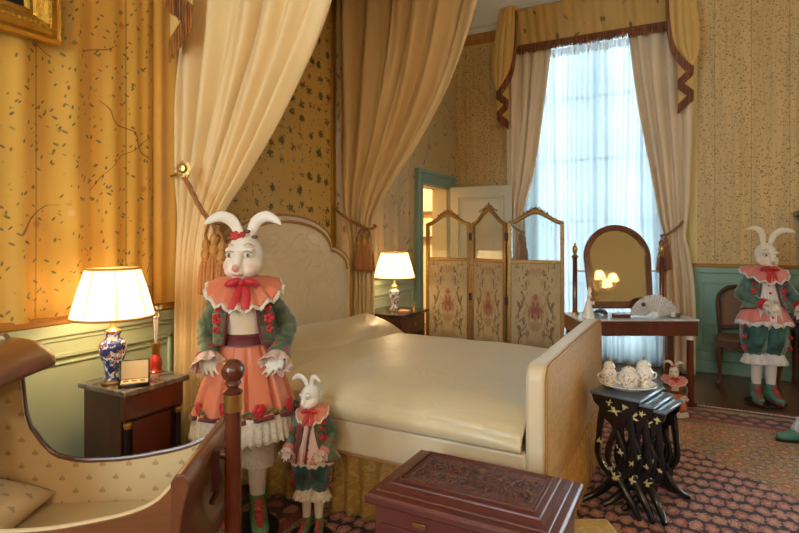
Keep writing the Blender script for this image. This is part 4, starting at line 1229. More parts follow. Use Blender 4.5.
# fan: open lace fan standing on its lower edge
fx = on_dt(.17, -.06); fan = thing('hand_fan', 'open white lace fan standing in front of the mirror', 'fan', fx, RZ)
piv = Vector((.03, 0, -.03)); ns = 21; m = MB(); st = MB()
A0, A1 = R_(20), R_(168)
for k in range(ns):
    a = lerp(A0, A1, k/(ns-1)); e = Vector((math.cos(a), 0, math.sin(a)))
    r0 = max(.04, (.036/max(.12, math.sin(a))))
    st.tube([piv+e*r0*1.0+Vector((0,-.004,0)), piv+e*.2+Vector((0,-.004,0))], .0035, 5, flat=.4)
def ff(u, v):
    a = lerp(A0, A1, u); r = lerp(max(.075, .04/max(.12, math.sin(a))), .215+.004*abs(math.sin(u*PI*20)), v); z = .006*math.sin(u*2*PI*20)
    return (piv.x+r*math.cos(a), z, max(.002, piv.z+r*math.sin(a)))
m.grid(ff, 160, 8); m.build('lace_leaf', M_lace_cool, fan, smooth=20, solid=.002)
st.build('sticks', M_white_china, fan)
MB().ell((-.065,-.008,.105), (.02,.004,.018), 12, 8).build('painted_medallion', M_walnut, fan)
fg = thing('figurine', 'white porcelain rabbit-eared figurine at the left front corner of the dressing table', 'figurine', on_dt(-.385,-.12), RZ)
MB().lathe([(.0001,0),(.052,0),(.05,.02),(.036,.07),(.026,.12),(.022,.14),(.014,.155),(.012,.165)], 20, flute=.05, fn=7).build('robe', M_white_china, fg)
MB().ell((.004,-.006,.182), (.02,.022,.022)).tube([(.008,0,.2),(.016,0,.225),(.014,0,.255)], [.008,.009,.003], 8).tube([(-.004,0,.2),(-.002,0,.228),(.004,0,.262)], [.008,.009,.003], 8).build('head', M_white_china, fg)
MB().tube([(.02,0,.13),(.04,-.012,.12),(.034,-.03,.14)], [.012,.01,.006], 8).build('arm', M_white_china, fg)
gd = thing('glass_dish', 'clear cut glass covered dish beside the white figurine on the dressing table', 'dish', on_dt(-.27,-.09))
MB().lathe([(.0001,0),(.05,0),(.054,.012),(.056,.04),(.05,.042),(.046,.016),(.0001,.014)], 18, flute=.04, fn=9).build('bowl', M_glassware, gd, smooth=30)
MB().lathe([(.054,.043),(.04,.06),(.016,.068),(.01,.08),(.014,.092),(.0001,.1)], 18, flute=.04, fn=9).build('lid', M_glassware, gd, smooth=30)
o = MB().box(-.07,.07,-.035,.035,0,.03).build('trinket_box', M_mahog, None, bevel=.005, loc=on_dt(-.10,-.1), rz=RZ); tag(o, 'low reddish wooden trinket box at the left foot of the fan', 'box')
cd = thing('candle', 'stubby white candle on a small glass saucer right of the fan', 'candle', on_dt(.345,-.09))
MB().lathe([(.0001,0),(.04,0),(.055,.008),(.052,.01),(.0001,.004)], 20).build('saucer', M_glassware, cd)
MB().lathe([(.019,.005),(.019,.05),(.012,.053),(.0001,.052)], 16).build('wax', M_white_china, cd)
o = MB().lathe([(.0001,0),(.05,.0),(.075,.01),(.072,.012),(.0001,.004)], 24).build('saucer', M_glassware, None, loc=on_dt(.43,.05)); tag(o, 'shallow glass saucer at the right end of the dressing table', 'saucer')

# ---------------------------------------------------------------- nest of lacquer tables and the tea service
NR = math.atan2(-.10,.36); nbase = Vector((-.492, 3.10, .012))
def nest_table(label, off, w, dep, h, ystart):
    t = thing('nesting_table', label, 'table', tuple(nbase+Matrix.Rotation(NR,3,'Z')@Vector((off,ystart,0))), NR, 'nest of black lacquer tables')
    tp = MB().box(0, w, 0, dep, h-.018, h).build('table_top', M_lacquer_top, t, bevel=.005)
    for yy in (.018, dep-.018):
        c = w/2; m = MB()
        # lyre-shaped end: shoulder board, four crossing strands, waist block, splayed feet
        sh = [(c-.47*w, h-.018),(c+.47*w, h-.018),(c+.42*w, h-.06),(c+.3*w, h-.085),(c+.2*w, h-.14),(c+.06*w, h-.165),(c-.06*w, h-.165),(c-.2*w, h-.14),(c-.3*w, h-.085),(c-.42*w, h-.06)]
        m.prism(sh, yy-.009, yy+.009, 'y')
        z1 = h-.13; z0 = .17
        for s in (-1,1):
            m.tube([(c+s*.24*w,yy,h-.07),(c+s*.30*w,yy,z1-.03),(c+s*.33*w,yy,lerp(z0,z1,.62)),(c+s*.36*w,yy,lerp(z0,z1,.33)),(c+s*.25*w,yy,z0+.03),(c+s*.08*w,yy,z0-.01)], [.02,.019,.016,.018,.02,.02], 8, sub=5, flat=.45, up=(0,1,0))
            m.tube([(c+s*.08*w,yy,z1),(c+s*.0*w,yy,lerp(z0,z1,.8)),(c-s*.12*w,yy,lerp(z0,z1,.5)),(c-s*.14*w,yy,lerp(z0,z1,.25)),(c,yy,z0+.01)], [.018,.016,.017,.018,.02], 8, sub=5, flat=.45, up=(0,1,0))
            dy = -1 if yy < dep/2 else 1
            m.tube([(c+s*.04*w,yy,.15),(c+s*.2*w,yy,.09),(c+s*.40*w,yy+dy*.03,.04),(c+s*.56*w,yy+dy*.075,.014)], [.026,.024,.019,.014], 8, sub=5)
        m.ell((c,yy,.155), (.05,.014,.05), 14, 8)
        e = m.build('end_support', M_lacquer, t, smooth=50)
        rr = random.Random(int(off*1000)+int(yy*100)); ys = yy-.012 if yy < dep/2 else yy+.012
        for (fx_, fz, q) in ((c,h-.085,1.0),(c-.03,h-.05,.6),(c+.05,h-.055,.6),(c-.3*w,lerp(z0,z1,.55),.55),(c+.12*w,lerp(z0,z1,.45),.6),(c+.33*w,lerp(z0,z1,.3),.5),(c,.16,1.0),(c-.02,.2,.5)):
            g = MB()
            for k in range(7):
                a = 2*PI*k/7+rr.random(); L = q*rr.uniform(.016,.042)
                g.tube([(fx_,ys,fz),(fx_+L*.6*math.cos(a),ys-.002*(1 if yy<dep/2 else -1),fz+L*.6*math.sin(a)),(fx_+L*math.cos(a),ys,fz+L*math.sin(a))], [.003,.0042*q+.001,.0012], 5)
            g.ell((fx_,ys,fz), (.006*q,.003,.006*q), 8, 5)
            g.build('gilt_flower', M_goldpaint, e)
    MB().tube([(w/2,.02,.12),(w/2,dep/2,.135),(w/2,dep-.02,.12)], .012, 8).build('stretcher', M_lacquer, t)
    return t
nest_table('largest black lacquer nesting table, carrying the china tea service', 0, .27, .36, .595, 0)
nest_table('middle black lacquer nesting table, pulled part way out to the right', .105, .225, .318, .572, .021)
nest_table('smallest black lacquer nesting table, pulled out farthest to the right', .195, .185, .275, .55, .042)
def on_nest(u, w): v = nbase+Matrix.Rotation(NR,3,'Z')@Vector((u,w,0)); return (v.x, v.y, nbase.z+.595)
tp = on_nest(.135,.19)
o = MB().lathe([(.0001,.0),(.09,.0),(.095,.006),(.142,.02),(.15,.026),(.146,.03),(.1,.012),(.0001,.008)], 40, sx=1.0, sy=.92, flute=.015, fn=12).build('tea_tray', M_tea, None, smooth=60, loc=tp, rz=.2); tag(o, 'round white and gilt china tray under the tea service', 'tray')
def tz(du, dw): v = Matrix.Rotation(R_(28.22),3,'Z')@Vector((du,dw,0)); return (tp[0]+v.x, tp[1]+v.y, tp[2]+.011)
def lidded(name, label, cat, loc, prof, lid, handles=True, spout=False):
    t = thing(name, label, cat, loc, R_(28.22)); prof = [(r*1.12, z*1.2) for r, z in prof]; lid = [(r*1.12, z*1.2) for r, z in lid]
    MB().lathe(prof, 26).build('body', M_tea, t, smooth=60)
    l = MB().lathe(lid, 24).build('lid', M_tea, t, smooth=60)
    zl = lid[-1][1]; MB().lathe([(.004,zl-.004),(.009,zl+.004),(.005,zl+.012),(.0001,zl+.018)], 14).build('knob', M_brass, l)
    zm = prof[len(prof)//2][1]; rm = max(p[0] for p in prof)
    if handles:
        for s in ((-1,1) if not spout else (1,)):
            MB().tube([(s*rm*.9,0,zm+.016),(s*(rm+.018),0,zm+.012),(s*(rm+.016),0,zm-.012),(s*rm*.85,0,zm-.02)], .0045, 8, sub=4).build('handle', M_tea, t)
    if spout: MB().tube([(-rm*.85,0,zm-.01),(-rm-.02,0,zm+.004),(-rm-.034,0,zm+.03)], [.012,.009,.006], 10, sub=4).build('spout', M_tea, t)
lidded('sugar_bowl', 'tall lidded gilt china jar at the left of the tea tray', 'jar', tz(-.095,.025), [(.0001,0),(.026,0),(.024,.008),(.03,.02),(.037,.04),(.037,.058),(.028,.072),(.024,.08)], [(.028,.08),(.03,.084),(.022,.1),(.01,.11)], True)
lidded('teapot', 'squat round china teapot at the front of the tea tray', 'teapot', tz(.0,-.012), [(.0001,0),(.03,0),(.03,.008),(.046,.024),(.052,.044),(.046,.062),(.03,.072)], [(.034,.072),(.034,.078),(.02,.088),(.008,.092)], True, True)
lidded('cream_jug', 'blue and gilt lidded china jar at the right of the tea tray', 'jar', tz(.093,.015), [(.0001,0),(.03,0),(.028,.008),(.034,.02),(.044,.045),(.045,.064),(.034,.082),(.03,.088)], [(.034,.088),(.035,.093),(.024,.108),(.01,.116)], True)
#lidded('covered_cup', 'small covered china cup at the back of the tea tray', 'cup', tz(.0,.062), [(.0001,0),(.022,0),(.03,.02),(.036,.05),(.036,.07),(.034,.085)], [(.037,.085),(.037,.09),(.026,.098),(.01,.102)], True)

# ---------------------------------------------------------------- trunk
tk = thing('trunk', 'reddish brown wooden trunk with carved lid panel in front of the bed', 'trunk', (-.69,1.875,.012), 0)
tx, ty, th = .337, .228, .53
def steps(m, prof):
    for (a, za), (b, zb) in zip(prof, prof[1:]): m.frustum((-tx+a,tx-a,-ty+a,ty-a,za), (-tx+b,tx-b,-ty+b,ty-b,zb))
m = MB().box(-tx+.028,tx-.028,-ty+.028,ty-.028,.03,th-.05)
m.build('trunk_body', M_trunk, tk, bevel=.004)
for s in (-1,1):
    m = MB(); m.box(-tx+.06,tx-.06,s*(ty-.028)-.006,s*(ty-.028)+.006,.08,.11); m.box(-tx+.06,tx-.06,s*(ty-.028)-.006,s*(ty-.028)+.006,.39,.42)
    for x in (-tx+.06, tx-.09): m.box(x,x+.03,s*(ty-.028)-.0045,s*(ty-.028)+.0045,.112,.388)
    m.build('body_moulding', M_trunk, tk)
MB().box(-tx+.014,tx-.014,-ty+.014,ty-.014,0,.04).build('plinth', M_trunk, tk, bevel=.006)
m = MB(); steps(m, [(.02,th-.052),(.006,th-.045),(.0,th-.036),(.0,th-.018),(.008,th-.008),(.03,th-.004),(.034,th+.002),(.05,th+.006),(.066,th+.012),(.07,th+.02),(.086,th+.022)])
lid = m.build('lid', M_trunk, tk, smooth=20, bevel=.002)
m = MB()
for d, h in ((.088,.006),(.102,.003)):
    a, b = tx-d, ty-d; w = .007; z0, z1 = th+.021, th+.023+h
    m.box(-a,a,-b,-b+w,z0,z1); m.box(-a,a,b-w,b,z0,z1); m.box(-a,-a+w,-b,b,z0,z1); m.box(a-w,a,-b,b,z0,z1)
m.build('panel_border', M_trunk, lid, bevel=.002)
a, b = tx-.112, ty-.112; m = MB().box(-a,a,-b,b,th+.02,th+.0235)
rr = random.Random(21)
for s in (-1,1):       # carved scrolling leaves in relief
    for q in (-1,1):
        for k in range(9):
            x0 = s*(.012+.022*k); m.tube([(x0,q*.012,th+.0235),(x0+s*.016,q*(.03+.012*(k%2)),th+.026),(x0+s*.03,q*(.055+.02*math.sin(k*1.7)),th+.0245),(x0+s*.02,q*(.075+.01*(k%3)),th+.0235)], [.005,.006,.005,.002], 6, flat=.6, sub=3)
            m.ell((x0+s*.014,q*(.045+.02*((k*7)%3)/2),th+.0245), (.008,.006,.003), 8, 5)
m.ell((0,0,th+.025), (.022,.026,.005), 14, 7)
m.build('carved_panel', M_carve, lid, smooth=50)
MB().box(-.155,-.105,-ty+.02,-ty+.024,.437,.452).build('brass_plate', M_brass, tk, bevel=.001)
# footstool behind the trunk
q = place(2.17,.765); fs_ = thing('footstool', 'small gold upholstered footstool on the rug right of the trunk', 'footstool', (q.x,q.y,.012), RZ)
def fst(u, v):
    x = lerp(-.115,.115,u); y = lerp(-.115,.115,v); e = min(1, 9*min(u,1-u)); g = min(1, 9*min(v,1-v)); return (x, y, .205+.055*math.sqrt(e*(2-e))*math.sqrt(g*(2-g)) if e and g else .205)
MB().grid(fst, 30, 30).build('seat_cushion', M_footstool, fs_, smooth=180)
MB().box(-.115,.115,-.115,.115,.13,.21).build('seat_frame', M_footstool, fs_, bevel=.008)
for x in (-.095,.095):
    for y in (-.095,.095): MB().lathe([(.012,0),(.016,.02),(.012,.05),(.018,.12),(.02,.135)], 12, (x,y,0)).build('leg', M_darkwood, fs_)

# ---------------------------------------------------------------- swinging cradle
cr = thing('cradle', 'mahogany boat-shaped swinging cradle with patterned lining and ball-topped posts', 'cradle', (-1.4255,1.278,.013), R_(31.84))
CW = .25
keys = [(-1.0,1.02),(-.9,1.02),(-.72,.925),(-.705,.787),(-.669,.707),(-.62,.645),(-.56,.617),(-.4,.607),(-.258,.622),(-.093,.66),(-.04,.69),(0,.735)]
def ctop(x): return interp(keys, x)[0]
XS = [-.9+.18*k/6 for k in range(6)]+[-.72,-.715,-.71,-.705,-.69,-.669,-.65,-.62,-.59]+[-.56+.56*k/26 for k in range(27)]
def cbot(x): t = min(1, abs(x+.43)/.47); return .33+.10*t**3
def side(y0, y1):
    return [(x, ctop(x)) for x in XS]+[(x, cbot(x)) for x in reversed(XS)]
for s in (-1,1):
    a = MB().prism(side(0,0), s*CW-.011, s*CW+.011, 'y').build('side_panel', M_mahog_x, cr, smooth=30)
    ins = s*(CW-.0135)
    pl_ = [(x, ctop(x)-.008) for x in XS]+[(x, max(.34, cbot(x))) for x in reversed(XS)]
    MB().prism(pl_, ins-.002, ins+.002, 'y').build('lining', M_bee, a, smooth=30)
    MB().tube([(x, s*(CW-.004), ctop(x)+.001) for x in XS if x >= -.72], .0075, 8).build('edge_piping', M_darkwood if s > 0 else M_beeplain, a)
MB().box(-.925,-.9,-CW-.01,CW+.01,.40,1.0).build('head_panel', M_mahog_x, cr, bevel=.004)
MB().box(-.9,-.892,-CW+.014,CW-.014,.40,.99).build('head_lining', M_bee, cr)
def capf(u, v):
    a = 2*PI*u; x = .145*abs(math.cos(a))**.8*(1 if math.cos(a) > 0 else -1); z = .043*abs(math.sin(a))**.8*(1 if math.sin(a) > 0 else -1)
    z += -.035*((x-.0)/.145)**2*(1 if x > 0 else .3)
    e = 1 if .03 < v < .97 else .86
    return (-.765+x*e*1.08, lerp(-.285,.285,v), 1.01+z*e*1.15)
vv = MB().grid(capf, 40, 24, m=0)
vv.prism([capf(k/40,0)[0::2] for k in range(40)], -.286, -.284, 'y'); vv.prism([capf(k/40,1)[0::2] for k in range(40)], .284, .286, 'y')
vv.build('head_roll', M_mahog_y, cr, smooth=50)
# foot board: outward S with a scrolled top
fb = [(-.012,.735),(.0,.757),(.02,.762),(.036,.748),(.04,.728),(.034,.7),(.02,.64),(.012,.56),(.02,.48),(.03,.42),(.02,.39),(-.008,.39),(-.006,.5),(-.012,.6),(-.012,.7)]
MB().prism(fb, -CW-.012, CW+.012, 'y').build('foot_board', M_mahog_y, cr, smooth=40, bevel=.004)
MB().box(-.89,-.01,-CW+.02,CW-.02,.33,.35).build('base_board', M_mahog_x, cr)
def cm(u, v):
    x = lerp(-.888,-.014,u); y = lerp(-CW+.017,CW-.017,v); return (x, y, .455+.012*math.sin(PI*v)*math.sin(PI*u)+.004*noise.noise((x*8,y*8,1)))
MB().grid(cm, 40, 16).box(-.888,-.014,-CW+.02,CW-.02,.35,.45).build('cradle_mattress', M_beeplain, cr, smooth=180)
# posts, pivots and base
for x in (.10,-1.02):
    po = MB().lathe([(.034,.05),(.036,.08),(.03,.1),(.028,.14),(.0265,.86)], 24, (x,0,0)).build('post', M_mahog, cr)
    MB().lathe([(.029,.855),(.0305,.87),(.029,.885),(.0305,.9),(.03,.915)], 24, (x,0,0)).build('brass_collar', M_brass, po)
    f = MB().lathe([(.03,.912),(.032,.92),(.018,.93),(.02,.938),(.028,.945),(.024,.955),(.016,.96)], 24, (x,0,0)).ell((x,0,.988), .0385, 24, 16).build('finial', M_mahog, po)
    MB().box(x-.04,x+.04,-.27,.27,0 if x > 0 else -.012,.055).build('base_bar', M_mahog_y, cr, bevel=.012)
MB().tube([(.03,.0,.70),(.06,0,.712),(.10,0,.7)], .014, 10, sub=4).box(.036,.06,-.02,.02,.60,.73).tube([(.05,0,.6),(.045,0,.58),(.03,0,.55)], .01, 8, sub=3).build('pivot_bracket', M_darkwood, cr)
MB().tube([(-.92,.0,.72),(-1.02,0,.72)], .014, 10).build('pivot_bracket', M_darkwood, cr)
MB().box(-1.0,.08,-.02,.02,.06,.1).build('stretcher', M_mahog_x, cr, bevel=.005)
v = Matrix.Rotation(R_(31.84),3,'Z')@Vector((-.72,.06,0))
def pil2(u, v_):
    x = (u-.5)*2; y = (v_-.5)*2; e = (1-abs(x)**2.6)*(1-abs(y)**2.6); pinch = 1-.13*(1-abs(x*y)**1.2)*max(abs(x),abs(y))**3
    return (x*.13*pinch, y*.18*pinch, e)
m = MB()
for sg in (-1,1): m.grid(lambda u, w: (lambda p: (p[0], p[1], .052+sg*.05*max(0,p[2])**.55+ (p[0]*-.25)))(pil2(u, w)), 24, 24)
o = m.build('pillow', M_bee_flat, None, smooth=180, weld=.0008, loc=(-1.4255+v.x,1.278+v.y,.012+.475), rz=R_(31.84)); tag(o, 'small patterned beige pillow lying inside the cradle', 'pillow')

# ---------------------------------------------------------------- cane chair and writing desk by the far wall
ch = thing('cane_chair', 'carved walnut chair with cane back standing behind the rabbit doll by the dado', 'chair', (.47,6.28,0), 0)
def chair_back():
    sw = .215
    pts = [(-sw,.44),(-sw-.012,.6),(-sw-.02,.75),(-sw-.004,.84),(-.15,.905),(-.06,.925),(0,.935),(.06,.925),(.15,.905),(sw+.004,.84),(sw+.02,.75),(sw+.012,.6),(sw,.44)]
    return pts
bp = [(x, .2+.09*(z-.44)/.5, z) for x, z in chair_back()]
MB().tube(bp, .019, 8, sub=4).build('back_frame', M_walnut, ch)
MB().tube([(-.215,.205,.5),(0,.21,.515),(.215,.205,.5)], .016, 8, sub=4).build('back_rail', M_walnut, ch)
MB().grid(lambda u, v: (lerp(-.21,.21,u)*(1-.15*max(0,v-.7)/.3), .205+.082*v, lerp(.51,lerp(.86,.92,math.sin(PI*u)),v)), 10, 10).build('cane_panel', M_cane, ch, solid=.006)
MB().prism([(-.25,-.22),(.25,-.22),(.225,.2),(-.225,.2)], .425, .455, 'z').build('seat', M_cane, ch, bevel=.008)
m = MB()
for (x0, x1, y0, y1) in ((-.26,.26,-.235,-.205),(-.225,.225,.19,.22)): m.box(x0,x1,y0,y1,.375,.44)
m.box(-.262,-.23,-.22,.2,.38,.44); m.box(.23,.262,-.22,.2,.38,.44); m.tube([(-.2,-.232,.375),(-.08,-.235,.36),(0,-.235,.348),(.08,-.235,.36),(.2,-.232,.375)], .014, 8, sub=3)
m.build('seat_rail', M_walnut, ch, bevel=.006)
for x, y, f_ in ((-.24,-.21,1),(.24,-.21,1),(-.21,.2,0),(.21,.2,0)):
    s = 1 if x > 0 else -1
    pts = [(x,y,.4),(x+s*.014*f_,y-.018*f_,.33),(x-s*.006*f_,y-.0*f_,.16),(x-s*.004*f_,y+.004*f_,.06),(x+s*.012*f_,y-.018*f_,.012)] if f_ else [(x,y,.44),(x,y+.01,.25),(x+s*.01,y+.05,.012)]
    MB().tube(pts, [.026,.026,.017,.014,.018] if f_ else [.02,.018,.014], 8, sub=4).build('leg', M_walnut, ch)
dk = thing('writing_desk', 'dark mahogany desk with upright gallery and cornice at the right edge', 'desk', (1.16,6.36,0), 0)
MB().box(-.34,.6,-.24,.22,.64,.68).build('desk_top', M_darkwood, dk, bevel=.006)
MB().box(-.30,.58,-.2,.2,.52,.64).build('drawer_frieze', M_darkwood, dk, bevel=.004)
for x in (-.27,.55):
    for y in (-.17,.17): MB().lathe([(.02,0),(.03,.03),(.022,.08),(.026,.3),(.034,.48),(.034,.53)], 14, (x,y,0)).build('leg', M_darkwood, dk)
g = MB().box(-.2,.6,.06,.2,.68,1.6).build('gallery', M_darkwood, dk, bevel=.006)
MB().box(-.25,.65,.02,.215,1.6,1.63).box(-.28,.68,.0,.22,1.63,1.68).build('cornice', M_darkwood, dk, bevel=.006)

# ---------------------------------------------------------------- chandelier behind the camera (seen in the mirror)
cl = thing('chandelier', 'shaded brass chandelier glimmering in the dressing mirror', 'chandelier', (2.5,2.2,2.2))
MB().lathe([(.0001,-.2),(.03,-.17),(.015,-.12),(.05,-.06),(.06,0),(.03,.06),(.015,.1),(.02,.25),(.008,.28),(.008,2.12),(.07,2.13),(.07,2.18)], 20).build('stem', M_brass, cl)
for k in range(6):
    a = 2*PI*k/6; c_, s_ = math.cos(a), math.sin(a)
    arm = MB().tube([(.04*c_,.04*s_,-.03),(.16*c_,.16*s_,-.1),(.28*c_,.28*s_,-.06),(.3*c_,.3*s_,.03)], .009, 8, sub=5).lathe([(.03,.03),(.034,.038),(.012,.045),(.011,.11)], 14, (.3*c_,.3*s_,0)).build('arm', M_brass, cl)
    MB().lathe([(.085,.10),(.05,.21)], 24, (.3*c_,.3*s_,0)).build('candle_shade', M_shade, arm, smooth=60)
    lamp_light('candle_glow', (.3*c_,.3*s_,.16), CHAND, (1,.80,.56), .03, cl)

# wall sconces added out of view behind the camera as warm frontal fill
for i, (x, word) in enumerate(((.35,'nearer the left window'),(2.6,'nearer the right corner'))):
    w = thing('fill_sconce', 'added unseen brass two-candle fill sconce opposite the tall window, '+word, 'sconce', (x, YB, 2.15), 0, None)
    MB().ell((0,.015,0), (.06,.015,.13), 20, 12).build('back_plate', M_brass, w)
    for s_ in (-1,1):
        a = MB().tube([(0,.02,-.04),(s_*.08,.08,-.08),(s_*.13,.12,-.03),(s_*.13,.12,.03)], .008, 8, sub=5).lathe([(.028,.03),(.032,.038),(.012,.045),(.011,.1)], 14, (s_*.13,.12,0)).build('arm', M_brass, w)
        MB().lathe([(.08,.09),(.05,.2)], 24, (s_*.13,.12,0)).build('candle_shade', M_shade, a, smooth=60)
        lamp_light('sconce_fill', (s_*.13,.14,.22), FILL_SCONCE, (1,.80,.56), .05, w)
# ---------------------------------------------------------------- rabbit dolls
SKIN = (.82,.76,.66); STOCK = (.70,.64,.56)
def remesh(m, voxel, smooth_it=4):
    me = m.mesh('tmp', [], smooth=0); o = bpy.data.objects.new('tmp', me); COL.objects.link(o)
    r = o.modifiers.new('r', 'REMESH'); r.mode = 'VOXEL'; r.voxel_size = voxel
    s = o.modifiers.new('s', 'SMOOTH'); s.iterations = smooth_it; s.factor = .5
    dg = bpy.context.evaluated_depsgraph_get(); dg.update()
    out = bpy.data.meshes.new_from_object(o.evaluated_get(dg))
    bpy.data.objects.remove(o); bpy.data.meshes.remove(me)
    return out
def capsule(m, pts, rad, seg=14, **k):
    m.tube(pts, rad, seg, sub=5, **k)
    m.ell(pts[0], rad[0], 12, 8); m.ell(pts[-1], rad[-1] if not k.get('flat') else rad[-1]*.7, 12, 8)

def doll(name, label, loc, rz, S, kind, arms, turn=0, tilt=0, nod=0, group=None, base=True, pal=None, ears=None, voxel=.0048):
    """a porcelain rabbit doll; built at 1.43 m to the crown and scaled by S. front is -y"""
    t = thing(name, label, 'doll', loc, rz)
    kneel = pal.get('kneel', False); sm = Matrix.Translation((0,0,-.455*S if kneel else 0)) @ Matrix.Scale(S, 4)
    lift = pal.get('lift', 0)
    body = MB()
    # torso and legs
    capsule(body, [(0,.0,.72),(0,.0,.80),(0,.0,.92),(0,-.005,1.02),(0,.0,1.1),(0,.004,1.15)], [.105,.105,.085,.1,.1,.055])
    capsule(body, [(-.12,.0,1.108),(0,.0,1.13),(.12,.0,1.108)], [.038,.058,.038])
    capsule(body, [(0,.0,1.12),(0,-.005,1.25)], [.045,.04])
    for s in (() if kneel else (-1,1)):
        capsule(body, [(s*.062,0,.75),(s*.064,-.012,.47),(s*.06,.004,.3),(s*.06,.006,.12)], [.072,.052,.047,.034])
        body.ell((s*.064,-.025,.06), (.028,.05,.026), 12, 8)
    HM = Matrix.Translation((0,0,1.24)) @ Matrix.Scale(1.05,4) @ Matrix.Rotation(turn, 4, 'Z') @ Matrix.Rotation(nod, 4, 'X') @ Matrix.Rotation(tilt, 4, 'Y') @ Matrix.Translation((0,0,-1.24))
    hd = MB(HM)
    hd.ell((0,.0,1.335), (.083,.094,.096), 24, 16)
    hd.ell((0,-.03,1.288), (.089,.074,.062), 20, 12)
    for s in (-1,1): hd.ell((s*.034,-.066,1.268), (.040,.040,.034), 16, 10)
    hd.ell((0,-.094,1.264), (.032,.034,.028), 14, 10)
    hd.ell((0,-.078,1.238), (.030,.030,.022), 12, 8)
    hd.ell((0,-.132,1.277), (.017,.012,.012), 12, 8)
    hd.tube([(0,-.085,1.345),(0,-.108,1.31),(0,-.128,1.283)], [.022,.02,.016], 10)
    for s in (-1,1): hd.ell((s*.04,-.07,1.36), (.03,.028,.016), 12, 8)
    E = ears or [(.026,.0,1.41),(.036,.0,1.455),(.060,-.006,1.495),(.105,-.014,1.515),(.15,-.025,1.50),(.182,-.035,1.475)]
    for s in (-1,1):
        e = [(s*p[0],p[1],p[2]) for p in (E if s < 0 else (ears and pal.get('ears_r', E) or E))]
        hd.tube(e, [.019,.026,.029,.027,.019,.005], 14, sub=5, flat=[.8,.6,.5,.5,.55,.7], up=(0,1,0) )
    body.v += hd.v; off = len(body.v)-len(hd.v)
    body.f += [[i+off for i in f] for f in hd.f]; body.mi += hd.mi; body.uv += hd.uv
    # arms with five-fingered hands
    for s, (el, wr, hand) in zip((-1,1), arms):
        capsule(body, [(s*.125,0,1.11), el, wr], [.036,.030,.022])
        D = Vector(hand[0]).normalized(); Nn = Vector(hand[1]); Nn = (Nn-D*Nn.dot(D)).normalized(); Sd = D.cross(Nn)*hand[2]
        w = Vector(wr); kn = w+D*.062
        body.tube([w, w+D*.03, kn, kn+D*.012], [.023,.03,.034,.03], 12, flat=[.8,.5,.42,.4], up=Nn)
        for i, L in enumerate((.046,.055,.052,.04)):
            b = kn+Sd*((i-1.5)*.0195)+D*(-.004 if i in (0,3) else .004)
            sp = Sd*((i-1.5)*.003); c1 = b+D*L*.5+sp*.6+Nn*.004; c2 = c1+D*L*.42+sp*.5+Nn*.014; c3 = c2+D*L*.22+Nn*.016
            body.tube([b-D*.02, b, c1, c2, c3], [.009,.0095,.0085,.0075,.005], 8); body.ell(c3, .0055, 8, 6)
        b = w+D*.018-Sd*.026; c1 = b+D*.026-Sd*.02+Nn*.006; c2 = c1+D*.022-Sd*.006+Nn*.008
        body.tube([b+Sd*.014, b, c1, c2], [.013,.012,.0098,.006], 8); body.ell(c2, .0065, 8, 6)
    me = remesh(body, voxel)
    at = me.attributes.new('paint', 'FLOAT_COLOR', 'POINT')
    Hi = HM.inverted()
    sk = pal.get('skin', SKIN)
    for i, v in enumerate(me.vertices):
        p = v.co; c = Vector(sk)
        if p.z < .66: c = Vector(pal.get('stock', STOCK))
        q = Hi @ p
        if p.z > 1.19:
            for s in (-1,1):
                d = (q-Vector((s*.06,-.085,1.275))).length; c = c.lerp(Vector((.80,.42,.33)), .5*math.exp(-(d/.034)**2))
            d = (q-Vector((0,-.142,1.279))).length; c = c.lerp(Vector((.68,.25,.2)), .95*max(0, min(1, (.024-d)/.008)))
            if q.y < -.1 and abs(q.x) < .026:
                d = abs(q.z-(1.246+.16*abs(q.x)))*1.0; c = c.lerp(Vector((.55,.12,.12)), .9*max(0, min(1, (.006-d)/.003)))
            for s in (-1,1):     # soft brown lids round the eyes
                d = math.hypot((q.x-s*.041)/1.5, q.z-1.338); c = c.lerp(Vector((.52,.38,.3)), .4*math.exp(-(d/.017)**2)*(1 if q.y < -.04 else 0))
        at.data[i].color = (*c, 1)
    me.transform(sm); me.materials.append(M_doll)
    for pg in me.polygons: pg.use_smooth = True
    bo = bpy.data.objects.new('body', me); COL.objects.link(bo); bo.parent = t
    HS = sm @ HM
    for s in (-1,1):
        m = MB(HS); m.ell((s*.041,-.076,1.338), (.0225,.02,.0145), 14, 10, m=0); m.ell((s*.043,-.0925,1.337), (.0092,.0055,.0105), 12, 8, m=1); m.ell((s*.0432,-.0968,1.337), (.0038,.0024,.0045), 10, 6, m=2)
        m.build('eye', [M_eye_w, M_eye_i, M_eye_p], bo)
        m = MB(HS); m.tube([(s*.02,-.0935,1.352),(s*.041,-.0985,1.3565),(s*.062,-.084,1.347)], .0026, 6, sub=4); m.build('eyelid', M_brow, bo)
        m = MB(HS); m.tube([(s*.022,-.093,1.380),(s*.045,-.088,1.390),(s*.070,-.068,1.374)], [.002,.0045,.002], 6, sub=4, flat=.5); m.build('eyebrow', M_brow, bo)
    # ---- collar: pleated ruff, lower in front
    npl = pal.get('npl', 15); cr_ = pal.get('collar_r', .195)
    def col(u, v):
        a = 2*PI*u; fr = .5-.5*math.sin(a)          # 1 at the front (-y)
        ro = cr_*(1+.02*abs(math.cos(a)))*(.92+.08*abs(math.cos(a))) ; zo = 1.215-.115*fr+.028*abs(math.cos(a))**2
        sw = (abs(((u*npl) % 1)-.5)*4-1)
        r = lerp(.05, ro, v)*(1+.015*sw*v); z = lerp(1.235, zo, v**1.15)+.014*sw*v
        return (r*math.cos(a), r*math.sin(a)-.005, z)
    c = MB(sm).grid(col, npl*8, 10).build('collar', pal['collar'], t, smooth=25, solid=.003*S)
